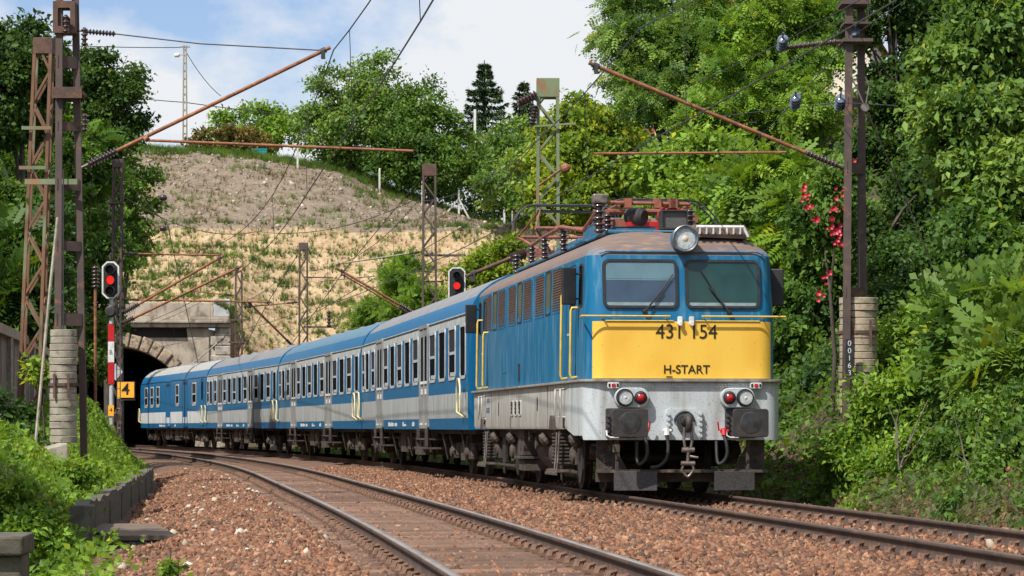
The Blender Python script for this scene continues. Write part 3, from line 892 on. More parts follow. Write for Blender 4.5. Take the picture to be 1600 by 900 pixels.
        for (xo, r, mt, nm2) in ((s * .105, .098, 'reflector', "headlight"), (-s * .125, .064, 'red', "tail_light")):
            q_ = MB(); q_.lathe((cx + xo, .43, 1.40), (0, -1, 0), [(r + .018, 0), (r + .018, .035), (r, .045), (r, .02)], 24, caps=False)
            q_.lathe((cx + xo, .43, 1.40), (0, -1, 0), [(r + .030, -.01), (r + .030, .012), (r + .018, .012)], 24, caps=False)
            q_.mi = 1
            if nm2 == "headlight":
                q_.mi = 0; q_.lathe((cx + xo, .43, 1.40), (0, -1, 0), [(r + .018, 0), (r + .018, .075), (r, .078), (r, .06)], 24, caps=False); q_.mi = 1
                q_.lathe((cx + xo, .363, 1.40), (0, -1, 0), [(.012, -.06), (.05, -.045), (r, .0)], 24)
                q_.mi = 2; q_.lathe((cx + xo, .370, 1.40), (0, -1, 0), [(.02, -.05), (.03, -.0), (.018, .012), (.001, .014)], 12, caps=False)
                q_.mi = 3; q_.lathe((cx + xo, .372, 1.40), (0, -1, 0), [(r, .022), (r * .7, .034), (r * .3, .04), (.001, .041)], 24, caps=False)
                part(nm2, q_, [M['rubber'], M['reflector'], M['white'], M['lens']], c_, smooth=40)
            else:
                q_.lathe((cx + xo, .43, 1.40), (0, -1, 0), [(r, .01), (r, .03), (r * .7, .05), (r * .3, .058), (.001, .06)], 24)
                part(nm2, q_, [M['rubber'], M['red']], c_, smooth=40)
        # little marker lamp under the ledge
        ml = MB(); x = s * 1.00 - (.04 if s < 0 else -.05)
        ml.prism(rr(x, 1.575, .17, .085, .02), fn_low, 0, .10); ml.mi = 1
        ml.prism(rr(x, 1.575, .06, .05, .015), fn_low, .10, .11)
        ml.mi = 2; ml.prism(rr(x - .06, 1.575, .03, .05, .01), fn_low, .10, .108); ml.prism(rr(x + .06, 1.575, .03, .05, .01), fn_low, .10, .108)
        part("marker_lamp", ml, [M['white'], M['redp'], M['rubber']], bevel=.006)
        # buffer: mount, shank and rectangular head
        cx = s * .875; bu = MB()
        bu.prism(rr(cx - .04, 1.04, .46, .42, .03), fn_low, 0, .05)
        bu.lathe((cx, .52, 1.04), (0, -1, 0), [(.16, 0), (.16, .22), (.11, .23), (.11, .48)], 20)
        for dx in (-.24,):
            for k in range(4): bu.lathe((cx + dx, .51, .92 + k * .075), (0, -1, 0), [(.024, 0), (.024, .04)], 6)
        bo = part("buffer", bu, [M['plough']], smooth=40)
        hd = MB(); hd.prism(rr(cx, 1.04, .52, .40, .045), lambda a, z, d: Vector((a, .03 - d, z)), 0, .035)
        hd.mi = 1; hd.lathe((cx, -.004, 1.04), (0, -1, 0), [(.17, -.003), (.15, .005), (.06, .012), (.001, .013)], 28, caps=False)
        part("buffer_head", hd, [M['black'], pmat("greased_plate", (.05, .05, .052), (.025, .024, .024), .35, 9)], bo, bevel=.008)
        # shunter's step bar beside the buffer
        tb = MB(); x = cx - .27
        tb.tube([(x, .44, .93), (x, .40, .86), (x + .05, .40, .835), (x + .17, .40, .835)], .014, 6); part("hand_grip", tb, M['white'], smooth=40)
        # snow plough bracket and plate
        pb = MB()
        sx = s
        pb.prism([(1.02, .80), (1.24, .80), (1.24, .30), (.68, .30), (.78, .36)], lambda a, z, d: Vector((sx * a, .78 + d, z)), 0, .03)
        for k in range(2):
            for j in range(3): pb.lathe((sx * (1.03 + .09 * k), .78, .40 + .1 * j), (0, -1, 0), [(.022, 0), (.022, .03)], 6)
        part("plough_bracket", pb, M['under'])
        pl = MB(); xa, xb = (.42, 1.03)
        pl.prism([(xa, .355), (xb, .355), (xb - .0, .08), (xa, .08)] if s > 0 else [(xa, .355), (xb, .355), (xb, .08), (xa, .08)],
                 lambda a, z, d: Vector((sx * a, .36 + .18 * (a - xa) + d, z)), 0, .03)
        part("rail_guard", pl, M['plough'], bevel=.006)
        gd = MB(); gd.tube([(s * .96, .60, .80), (s * .96, .62, .38)], .03, 6); part("guard_strut", gd, M['under'])
    # cross beam carrying the rail guards
    cb = MB(); cb.box(-1.24, 1.24, .52, .86, .335, .375); cb.box(-1.24, 1.24, .84, .87, .20, .335)
    part("step_beam", cb, M['under'])
    # centre coupler: plate, hook, screw link
    cp = MB(); cp.prism(rr(0.0, 1.02, .54, .44, .06), fn_low, 0, .05)
    for dx in (-.235, .235):
        for k in range(5): cp.lathe((dx, .51, .86 + k * .078), (0, -1, 0), [(.026, 0), (.026, .045)], 8)
    co = part("coupling_plate", cp, M['front_grey'], smooth=40)
    hk = MB(); hk.prism(rr(0, 1.03, .20, .22, .07), fn_low, .05, .10)
    pts = [Vector((0, .50, 1.06)), Vector((0, .30, 1.07)), Vector((0, .20, 1.12)), Vector((0, .13, 1.10)), Vector((0, .10, 1.02)), Vector((0, .14, .95)), Vector((0, .22, .93))]
    hk.tube(pts, [.06, .06, .06, .055, .05, .045, .03], 10)
    part("draw_hook", hk, M['black'], co, smooth=60)
    ch = MB()
    for s in (-1, 1): ch.tube([(s * .05, .22, .98), (s * .06, .20, .80), (s * .04, .21, .66)], .022, 8)
    ch.tube([(-.09, .20, .66), (.09, .20, .66)], .035, 8); ch.tube([(0, .20, .70), (0, .21, .46)], .026, 8)
    for s in (-1, 1): ch.tube([(s * .06, .21, .46), (s * .09, .22, .38), (s * .03, .23, .30), (0, .23, .28)], .02, 8)
    ch.tube([(-.10, .21, .47), (.10, .21, .47)], .032, 8); ch.tube([(.03, .2, .57), (.14, .16, .55)], .016, 6)
    part("screw_coupling", ch, M['steel'], co, smooth=60)
    # arc behind the hook
    ar = MB(); ar.tube([(-.14 * math.cos(t), .49, 1.06 + .14 * math.sin(t)) for t in [math.pi * k / 10 for k in range(11)]], .02, 6); part("hook_guide", ar, M['rubber'], co)
    # brake hoses with cocks
    for x, mat_, dx in ((-.60, 'redp', -.06), (-.27, 'white', .0), (.57, 'redp', .05)):
        ck = MB(); ck.tube([(x, .56, .93), (x, .45, .93)], .035, 8); ck.tube([(x, .45, .96), (x, .42, .86)], .042, 8)
        ck.tube([(x + .07, .45, .93), (x - .05, .45, .93)], .024, 8)
        if mat_ == 'redp': ck.tube([(x + .07 * (1 if x < 0 else -1), .45, .93), (x + .09 * (1 if x < 0 else -1), .43, 1.06)], .013, 6)
        a = part("brake_cock", ck, M[mat_], smooth=40)
        ho = MB(); s = 1 if x < 0 else 1
        if mat_ == 'white': pts = [(x, .42, .86), (x + .02, .38, .70), (x - .01, .36, .52), (x - .12, .37, .42), (x - .24, .40, .41)]
        else: pts = [(x, .42, .86), (x + .03, .37, .74), (x + .04, .36, .60), (x + .00, .38, .50), (x - .08, .42, .44), (x - .10, .46, .52), (x - .09, .54, .78)]
        P = []
        for i in range(len(pts) - 1):
            for k in range(4): P.append(Vector(pts[i]).lerp(Vector(pts[i + 1]), k / 4))
        P.append(Vector(pts[-1]))
        for _ in range(3): P = [P[0]] + [(P[i - 1] + P[i] * 2 + P[i + 1]) / 4 for i in range(1, len(P) - 1)] + [P[-1]]
        ho.tube(P, .026, 8); part("brake_hose", ho, M['rubber'], a, smooth=60)
    # extra fittings under the apron
    ft = MB(); ft.tube([(-.98, .62, .80), (-.98, .6, .62)], .03, 8); ft.box(-1.03, -.93, .56, .66, .62, .74); ft.box(-.99, -.93, .57, .62, .52, .62)
    part("cable_socket", ft, M['under'], bevel=.006)
    # round headlight on the brow
    hl = MB()
    c0 = Vector((.03, .62, 3.67))
    hl.lathe(c0 + Vector((0, .35, 0)), (0, -1, 0), [(.12, 0), (.17, .1), (.185, .2), (.185, .40), (.18, .42), (.15, .42), (.145, .36)], 32, caps=False)
    hl.mi = 1; hl.lathe(c0 + Vector((0, -.04, 0)), (0, -1, 0), [(.188, -.02), (.196, 0), (.196, .03), (.18, .04), (.16, .03)], 32, caps=False)
    hl.mi = 2; hl.lathe(c0 + Vector((0, -.03, 0)), (0, -1, 0), [(.02, -.06), (.08, -.04), (.15, .01)], 32)
    hl.mi = 3; hl.lathe(c0 + Vector((0, -.03, 0)), (0, -1, 0), [(.16, .02), (.11, .035), (.05, .04), (.001, .041)], 32, caps=False)
    hl.mi = 4; hl.lathe(c0 + Vector((0, -.03, 0)), (0, -1, 0), [(.04, -.04), (.065, -.01), (.045, .012), (.001, .016)], 16, caps=False)
    part("brow_headlight", hl, [M['blue'], M['steel'], M['reflector'], M['lens'], pmat("warm_bulb", (.75, .55, .42), (.8, .7, .6), .3, 30)], smooth=45)
    # lettering
    FR = (math.radians(90), 0, 0)
    text("number_lettering", "431 154", .29, M['text'], (.055, .608, 2.335), FR, R0, .002, .96)
    text("class_lettering", "H-START", .172, M['text'], (.055, .608, 1.80), FR, R0, .002, 1.0, bold=.002)
    u = MB(); u.box(-.245, -.155, .604, .609, 1.695, 1.707); part("lettering_underline", u, M['text'])
    # left side: grilles
    for k in range(3):
        y0 = 3.28 + k * 3.57
        for (a, w, mt) in ((y0, 1.10, 'grille'), (y0 + 1.28, .62, None), (y0 + 2.06, 1.10, 'grille')):
            cy = a + w / 2
            fr = MB(); fr.ring(rr(cy, 3.075, w, .70, .06), rr(cy, 3.075, w - .06, .64, .05), side, -.01, .012)
            f = part("grille_frame" if mt else "side_window", fr, M['blue'] if mt else M['rubber'])
            if mt:
                g = MB(); g.prism(rr(cy, 3.075, w - .05, .65, .05), side, -.01, .004)
                for j in range(16): g.prism([(cy - w / 2 + .04, 2.775 + j * .039), (cy + w / 2 - .04, 2.775 + j * .039), (cy + w / 2 - .04, 2.793 + j * .039), (cy - w / 2 + .04, 2.793 + j * .039)], side, .004, .014)
                part("louvre", g, M['grille'], f)
            else:
                g = MB(); g.prism(rr(cy, 3.075, w - .05, .65, .05), side, -.01, .005); part("pane", g, pmat("greenish_pane", lin(96, 100, 84), lin(78, 82, 70), .3, 3), f)
    # cab doors with their windows, yellow grab rails, mirrors
    for yc, s in ((2.2, 1), (13.5, -1)):
        d = MB(); d.ring(rr(yc, 2.53, .80, 1.72, .06), rr(yc, 2.53, .74, 1.66, .05), side, -.02, .012)
        d.prism(rr(yc, 2.53, .74, 1.66, .05), side, -.03, .003)
        dr = part("cab_door", d, M['blue'])
        w = MB(); w.ring(rr(yc - s * .02, 3.03, .52, .60, .07), rr(yc - s * .02, 3.03, .46, .54, .05), side, 0, .02); wf = part("window_frame", w, M['rubber'], dr)
        w = MB(); w.prism(rr(yc - s * .02, 3.03, .47, .55, .05), side, 0, .008); part("pane", w, M['pane'], dr)
        h = MB(); h.bar(side(yc + .25, 2.35, .03), side(yc + .14, 2.35, .03), .03); part("handle", h, M['alu'], dr)
        for yy in (yc - .50, yc + .50):
            r = MB(); zt_ = 2.98 if yy > yc else 2.72
            r.tube([side(yy, 1.71, 0), side(yy, 1.70, .085), side(yy, 1.76, .10), side(yy, zt_ - .05, .10), side(yy, zt_, .085), side(yy, zt_, 0)], .019, 8)
            part("door_handrail", r, M['yrail'], smooth=50)
        # side window ahead of the door
        ym = yc - s * .86
        w = MB(); w.ring(rr(ym, 3.03, .36, .62, .06), rr(ym, 3.03, .30, .56, .05), side, -.01, .018); wf = part("cab_side_window", w, M['rubber'])
        w = MB(); w.prism(rr(ym, 3.03, .31, .57, .05), side, -.01, .006); part("pane", w, M['pane'], wf)
        for sd in (-1, 1):
            if sd > 0 and s < 0: continue
            mr = MB(); x0 = -1.56 if sd < 0 else 1.545; yy = ym + .02 * s
            MT = Matrix.Translation((x0, yy, 3.02)) @ Matrix.Rotation(math.radians(14 * -sd), 4, 'Z')
            mr.box(-.11, .11, -.03, .03, -.27, .27, MT)
            mo = part("mirror", mr, M['rubber'], bevel=.015)
            ar = MB()
            for z in (3.2, 2.84): ar.tube([(sd * 1.37, yy + .08, z), (sd * 1.48, yy + .06, z), (x0, yy + .03, z)], .014, 6)
            part("mirror_arm", ar, M['black'], mo)
    # other side of the cab needs its rail too
    r = MB(); r.tube([(1.39, 2.7, 1.72), (1.49, 2.7, 1.74), (1.49, 2.7, 2.9), (1.38, 2.7, 2.92)], .018, 8); part("door_handrail", r, M['yrail'])
    # hatch, seams, door strips on the blue side
    h = MB(); h.ring(rr(10.5, 2.24, .62, .62, .02), rr(10.5, 2.24, .59, .59, .015), side, 0, .006); part("side_hatch", h, M['blue'])
    h = MB()
    for y in (2.95, 6.6, 12.9): h.prism([(y - .006, 1.70), (y + .006, 1.70), (y + .006, 3.4), (y - .006, 3.4)], side, 0, .004)
    part("panel_seam", h, pmat("seam_dark", lin(16, 60, 92), None, .6))
    h = MB(); h.prism([(8.32, 1.75), (8.40, 1.75), (8.40, 2.05), (8.32, 2.05)], side, 0, .02); part("vent_strip", h, M['rubber'])
    # grey skirt: three vents, slots, seams, grab irons, small lettering
    for k in range(3):
        v = MB(); y = 7.9 + k * .52
        v.ring(rr(y, 1.30, .30, .26, .03), rr(y, 1.30, .26, .22, .02), sidelow, 0, .015); v.mi = 1; v.prism(rr(y, 1.30, .26, .22, .02), sidelow, -.005, .004)
        for j in range(3): v.prism([(y - .13, 1.225 + j * .065), (y + .13, 1.225 + j * .065), (y + .13, 1.245 + j * .065), (y - .13, 1.245 + j * .065)], sidelow, .004, .014)
        part("skirt_vent", v, [M['grey'], M['rubber']])
    v = MB()
    for y, z0, z1 in ((5.7, 1.24, 1.46), (10.9, 1.18, 1.42), (2.0, 1.30, 1.50), (13.9, 1.2, 1.4)): v.prism(rr(y, (z0 + z1) / 2, .09, z1 - z0, .03), sidelow, 0, .006)
    part("skirt_slot", v, M['rubber'])
    v = MB()
    for y in (4.5, 10.85, 12.0): v.prism([(y - .008, .97), (y + .008, .97), (y + .008, 1.61), (y - .008, 1.61)], sidelow, 0, .005)
    part("skirt_seam", v, pmat("skirt_seam_dark", lin(96, 90, 82), None, .7))
    for yc in (2.85, 13.2):
        g = MB()
        for yy in (yc - .27, yc + .27):
            g.tube([sidelow(yy, 1.13, 0), sidelow(yy, 1.13, .07), sidelow(yy, 1.55, .07), sidelow(yy, 1.55, 0)], .016, 6)
        part("grab_iron", g, M['grey'], smooth=50)
        g = MB(); g.prism(rr(yc - .15, 1.05, .18, .16, .03), sidelow, -.01, .006); part("step_recess", g, M['rubber'])
    SR = (math.radians(90), 0, math.radians(-90))
    text("side_lettering", "H-START", .14, M['text_blue'], (-1.445, 12.55, 1.28), SR, R0, .001)
    text("side_lettering", "431 154", .11, M['text_blue'], (-1.445, 12.5, 1.46), SR, R0, .001)
    # bogies
    for yc in (4.15, 11.55):
        bg_ = MB()
        for s in (-1, 1):
            bg_.prism([(yc - 2.2, .62), (yc - 2.0, .78), (yc - .6, .80), (yc + .6, .80), (yc + 2.0, .78), (yc + 2.2, .62), (yc + 1.9, .50), (yc + .7, .56), (yc + .4, .38), (yc - .4, .38), (yc - .7, .56), (yc - 1.9, .50)],
                      lambda y, z, d: Vector((s * (1.08 + d), y, z)), -.06, .06)
            for a in (-1.15, 1.15):
                bg_.box(s * 1.12 - .12, s * 1.12 + .12, yc + a - .17, yc + a + .17, .42, .76)
                bg_.lathe((s * 1.22, yc + a, .56), (s, 0, 0), [(.13, 0), (.13, .05), (.08, .08)], 14)
                for q in (-.3, .3):
                    for j in range(5): bg_.lathe((s * 1.12, yc + a + q, .46 + j * .055), (0, 0, 1), [(.075, 0), (.085, .02), (.075, .04)], 10)
        bg_.box(-1.0, 1.0, yc - .25, yc + .25, .45, .85)
        bo = part("bogie", bg_, M['under'], smooth=40)
        for a in (-1.15, 1.15):
            w = MB()
            for s in (-1, 1):
                w.lathe((s * .70, yc + a, .52), (s, 0, 0), [(.55, -.03), (.545, 0), (.52, .01), (.515, .09), (.46, .1), (.42, .05), (.2, .06), (.18, .12), (.001, .12)], 36, caps=False)
                w.lathe((s * .67, yc + a, .52), (-s, 0, 0), [(.55, -.01), (.40, 0), (.2, .02), (.001, .02)], 36, caps=False)
            w.tube([(-.7, yc + a, .52), (.7, yc + a, .52)], .09, 10)
            part("wheelset", w, M['black'], bo, smooth=40)
        sp = MB()
        # curved brake levers, plates
        for a in (-1.9, 0.05):
            sp.prism([(yc + a - .20, .80), (yc + a + .30, .80), (yc + a + .34, .45), (yc + a + .18, .18), (yc + a + .02, .14), (yc + a - .14, .36)], lambda y, z, d: Vector((-1.22 - d, y, z)), 0, .03)
        sp.tube([(-1.24, yc - 1.6, .30), (-1.24, yc + 1.6, .30)], .03, 8)
        part("brake_rigging", sp, M['black'], bo)
    # ribbed sand boxes with steps
    for yc in (3.75, 13.15):
        s_ = MB()
        for j in range(9): s_.box(-1.43, -1.12, yc - .34, yc + .34, .42 + j * .055, .45 + j * .055)
        s_.box(-1.40, -1.12, yc - .31, yc + .31, .40, .94)
        s_.prism([(yc - .22, .94), (yc + .22, .94), (yc + .12, 1.16), (yc - .12, 1.16)], lambda y, z, d: Vector((-1.445 - d, y, z)), -.02, .05)
        sb = part("sand_box", s_, M['under'], bevel=.006)
        st = MB(); st.box(-1.52, -1.2, yc - .5, yc + .35, .30, .34); st.box(-1.54, -1.5, yc - .75, yc + .35, .26, .30)
        for yy in (yc - .45, yc - .7): st.tube([(-1.46, yy, .9), (-1.48, yy, .5), (-1.5, yy, .32)], .016, 6)
        part("cab_step", st, M['steel'], sb)
    # big air reservoir and equipment boxes between the bogies
    t = MB(); t.lathe((-.75, 6.3, .66), (0, 1, 0), [(.12, 0), (.34, .06), (.40, .14), (.40, 1.7), (.34, 1.78), (.12, 1.84)], 28); t.lathe((-1.12, 6.9, .72), (-1, 0, 0), [(.06, 0), (.06, .14), (.1, .15), (.1, .19)], 12)
    t.lathe((-1.12, 7.5, .84), (-1, 0, 0), [(.05, 0), (.05, .16), (.09, .17), (.09, .22)], 12)
    part("air_reservoir", t, M['under'], smooth=40)
    t = MB(); t.box(-1.30, -.6, 8.5, 9.3, .50, .96); t.box(-1.34, -.7, 8.45, 9.35, .44, .49); t.box(-1.28, -.6, 8.5, 9.3, .24, .43); t.box(-1.32, -1.28, 8.8, 8.9, .6, .8)
    part("equipment_box", t, M['under'], bevel=.01)
    t = MB()
    for y in (2.2, 5.5, 9.8, 12.2): t.lathe((-1.28, y, .83), (-.6, 0, -.5), [(.05, 0), (.12, .03), (.12, .12), (.05, .16)], 12)
    t.box(-1.2, 1.2, 1.2, 14.6, .80, .94); t.box(.3, 1.2, 5.8, 9.6, .3, .9)
    for x in (-1.1, -.9): t.tube([(x, 1.2, .72), (x, 14.2, .72)], .025, 6)
    part("underframe", t, M['under'])
    # roof equipment
    rb = MB(); rb.box(-.85, .85, 2.2, 13.0, 3.84, 3.90); rb.box(-.62, .62, 4.2, 6.2, 3.9, 4.22); rb.box(-.5, .5, 7.6, 10.2, 3.9, 4.12)
    part("roof_box", rb, M['bluebox'], bevel=.02)
    walk = MB()
    for s in (-1, 1):
        walk.box(s * .72 - .10, s * .72 + .10, 3.0, 13.6, 3.84, 3.87)
    part("roof_walkway", walk, M['rust'])
    ins = MB()
    for x, y in ((-.98, 2.2), (.36, 2.0), (-.72, 3.0), (.55, 3.2), (-.55, 5.0), (.2, 3.6), (-.9, 6.5), (-.9, 8.8), (-.8, 11.2), (-.8, 13.4), (.6, 11.2), (.6, 13.4), (.1, 2.7)):
        tall = x == -.98 or (x, y) == (.36, 2.0)
        insulator(ins, (x, y, 3.84), (0, 0, 1), .46 if (x, y) == (-.98, 2.2) else .36, .10 if tall else .085, 5)
        part("roof_insulator", ins, M['insul'], smooth=40); ins = MB()
    cap = MB(); cap.box(-1.08, -.86, 2.1, 2.3, 4.28, 4.42); part("insulator_cap", cap, M['steel'], bevel=.02)
    bus = MB(); bus.tube([(-.85, 2.2, 4.30), (.4, 2.15, 4.28)], .03, 10)
    for x in (-.55, -.1, .15, .62 - .5): bus.box(x - .05, x + .05, 2.1, 2.25, 4.22, 4.36)
    bus.tube([(-.98, 2.3, 4.2), (-1.0, 3.6, 3.98), (-.95, 6.4, 4.22), (-.9, 9, 4.22), (-.8, 11.2, 4.22)], .032, 8)
    bus.tube([(-.72, 3.0, 4.22), (-.2, 3.2, 4.24), (.55, 3.2, 4.24)], .045, 8); bus.box(-.62, -.05, 3.0, 3.3, 4.0, 4.12); bus.box(.28, .62, 2.7, 2.9, 4.05, 4.16)
    part("roof_busbar", bus, M['redbrown'], smooth=40)
    dr = MB(); dr.lathe((.10, 2.5, 4.12), (0, -1, 0), [(.15, 0), (.15, .3), (.11, .34), (.11, .3)], 20); dr.mi = 1; dr.lathe((-.5, 2.4, 4.12), (.7, -.7, -.1), [(.12, 0), (.14, .25), (.1, .3)], 16)
    dr.mi = 0; dr.lathe((.24, 2.9, 4.14), (0, -1, 0), [(.17, 0), (.17, .12), (.1, .16)], 20)
    dr.box(-.55, .35, 2.25, 2.35, 3.96, 4.02); dr.box(-.02, .3, 2.5, 2.8, 3.84, 4.0)
    part("circuit_breaker", dr, [M['redp'], M['black']], smooth=40)
    hn = MB(); hn.ring(rr(.02, 4.0, .40, .28, .02), rr(.02, 4.0, .36, .24, .015), lambda a, z, d: Vector((a, 1.62 - d, z)), 0, .25)
    hn.mi = 1; hn.prism(rr(.02, 4.0, .36, .24, .015), lambda a, z, d: Vector((a, 1.62 - d, z)), 0, .2)
    part("horn_box", hn, [M['black'], pmat("wire_mesh_grey", lin(96, 96, 94), lin(70, 70, 68), .6, 60)])
    wv = MB()
    for t_ in range(7): wv.box(.29 + t_ * .1, .31 + t_ * .1, .86 + .0, .92, 3.76, 3.86)
    wv.tube([(.25, .88, 3.86), (.95, .88, 3.86)], .024, 8); wv.tube([(.95, .88, 3.86), (1.02, .88, 3.72)], .02, 6)
    part("cab_vent_guard", wv, M['white'])
    wv = MB(); wv.prism([(.12, 3.78), (.25, 3.90), (.98, 3.90), (1.08, 3.76), (1.02, 3.70), (.2, 3.72)], lambda a, z, d: Vector((a, .96 + d, z)), 0, .9)
    part("cab_vent", wv, M['roof'])
    # lowered front pantograph
    pg = MB()
    for y in (2.75, 3.05):
        pts = [(-1.02, y, 3.98), (-.90, y, 4.16), (-.76, y, 4.31), (-.60, y, 4.385), (-.4, y, 4.40), (.4, y, 4.39), (.60, y, 4.37), (.76, y, 4.29), (.90, y, 4.14), (1.02, y, 3.97)]
        pg.tube(pts, .013, 8)
    pg.mi = 1
    for y in (2.8, 3.0): pg.box(-.52, .5, y - .03, y + .03, 4.33, 4.37)
    p1 = part("pantograph", pg, [M['wire'], M['rust']], smooth=40)
    pa = MB()
    for s in (-1, 1):
        pa.tube([(s * .55, 3.0, 4.33), (s * .62, 5.4, 4.26), (s * .68, 4.2, 4.18)], .03, 8)
    pa.tube([(-.7, 4.2, 4.16), (.7, 4.2, 4.16)], .05, 8)
    pa.box(-.75, .75, 3.9, 4.0, 4.06, 4.14)
    part("pantograph_arm", pa, M['redbrown'], p1, smooth=40)
    # raised rear pantograph
    zc = 5.02
    pg = MB()
    for y in (12.15, 12.45):
        pts = [(-1.0, y, zc - .30), (-.9, y, zc - .13), (-.76, y, zc - .02), (-.6, y, zc), (.6, y, zc), (.76, y, zc - .02), (.9, y, zc - .13), (1.0, y, zc - .30)]
        pg.tube(pts, .015, 8)
    pg.box(-.55, .55, 12.2, 12.4, zc - .13, zc - .09)
    p2 = part("pantograph", pg, M['wire'], smooth=40)
    pa = MB()
    for s in (-1, 1):
        for q in (-1, 1):
            pa.tube([(s * .35, 12.3 + q * .3, 4.16), (s * .75, 12.3 + q * 1.25, 4.52)], .026, 8)
            pa.tube([(s * .75, 12.3 + q * 1.25, 4.52), (s * .5, 12.3, zc - .08)], .018, 8)
    for q in (-1, 1): pa.tube([(-.75, 12.3 + q * 1.25, 4.52), (.75, 12.3 + q * 1.25, 4.52)], .03, 8); pa.box(-.7, .7, 12.25 + q * .35, 12.35 + q * .35, 4.10, 4.18)
    pa.tube([(-.75, 11.05, 4.52), (.75, 13.55, 4.52)], .016, 6)
    part("pantograph_arm", pa, M['redbrown'], p2, smooth=40)
    return R0
build_loco().scale = (1, 1, 1.015)

# ---------------------------------------------------------------- coaches
COACH_SEC = [(1.40, .93), (1.425, 1.25), (1.425, 2.9), (1.41, 3.10), (1.385, 3.2), (1.30, 3.42), (1.15, 3.62), (.92, 3.80), (.6, 3.95), (.25, 4.02), (0, 4.03)]
def body_shell(sec, y0, y1):
    P = sec + [(-x, z) for x, z in reversed(sec[:-1])] if sec[-1][0] == 0 else sec + [(-x, z) for x, z in reversed(sec)]
    return P
def strip(b, secpts, y0, y1, n=1, cap=False):
    m = len(secpts)
    for j in range(n):
        a, c = y0 + (y1 - y0) * j / n, y0 + (y1 - y0) * (j + 1) / n
        b.add([(x, a, z) for x, z in secpts] + [(x, c, z) for x, z in secpts], [(i, i + 1, m + i + 1, m + i) for i in range(m - 1)])
    return b

def coach_wheels(root, ycs, half=1.25, dia=.46):
    for yc in ycs:
        b = MB()
        for s in (-1, 1):
            b.box(s * 1.0 - .06, s * 1.0 + .06, yc - half - .35, yc + half + .35, .52, .66)
            b.prism([(yc - .5, .62), (yc + .5, .62), (yc + .35, .30), (yc - .35, .30)], lambda y, z, d: Vector((s * (1.02 + d), y, z)), -.05, .09)
            for a in (-half, half):
                b.box(s * 1.06 - .1, s * 1.06 + .1, yc + a - .15, yc + a + .15, .34, .62)
                b.lathe((s * 1.16, yc + a, .46), (s, 0, 0), [(.11, 0), (.11, .05), (.06, .08)], 12)
                for q in (-.30, .30): b.lathe((s * 1.06, yc + a + q, .40), (0, 0, 1), [(.08, 0), (.09, .1), (.07, .24)], 10)
            b.tube([(s * 1.2, yc - half - .3, .80), (s * 1.16, yc - half + .2, .48)], .03, 6); b.tube([(s * 1.2, yc + half + .3, .80), (s * 1.16, yc + half - .2, .48)], .03, 6)
        b.box(-.95, .95, yc - .25, yc + .25, .5, .85)
        bo = b.build("bogie", M['under'], root, smooth=40)
        for a in (-half, half):
            w = MB()
            for s in (-1, 1):
                w.lathe((s * .70, yc + a, .46), (s, 0, 0), [(.49, -.03), (.48, 0), (.46, .01), (.455, .09), (.40, .1), (.36, .05), (.001, .06)], 28, caps=False)
                w.lathe((s * .67, yc + a, .46), (-s, 0, 0), [(.49, -.01), (.001, .02)], 28, caps=False)
            w.tube([(-.7, yc + a, .46), (.7, yc + a, .46)], .08, 8)
            w.build("wheelset", M['black'], bo, smooth=40)

def coach_ends(root, L):
    for y, s in ((0, -1), (L, 1)):
        g = MB(); g.prism(rr(0, 2.15, .95, 2.1, .15), lambda a, z, d: Vector((a, y + s * d, z)), -.02, .28)
        g.build("gangway", M['rubber'], root)
        bu = MB()
        for q in (-.875, .875):
            bu.lathe((q, y, 1.06), (0, s, 0), [(.1, 0), (.1, .22), (.22, .23), (.22, .27)], 16)
        bu.build("buffer", M['black'], root, smooth=40)

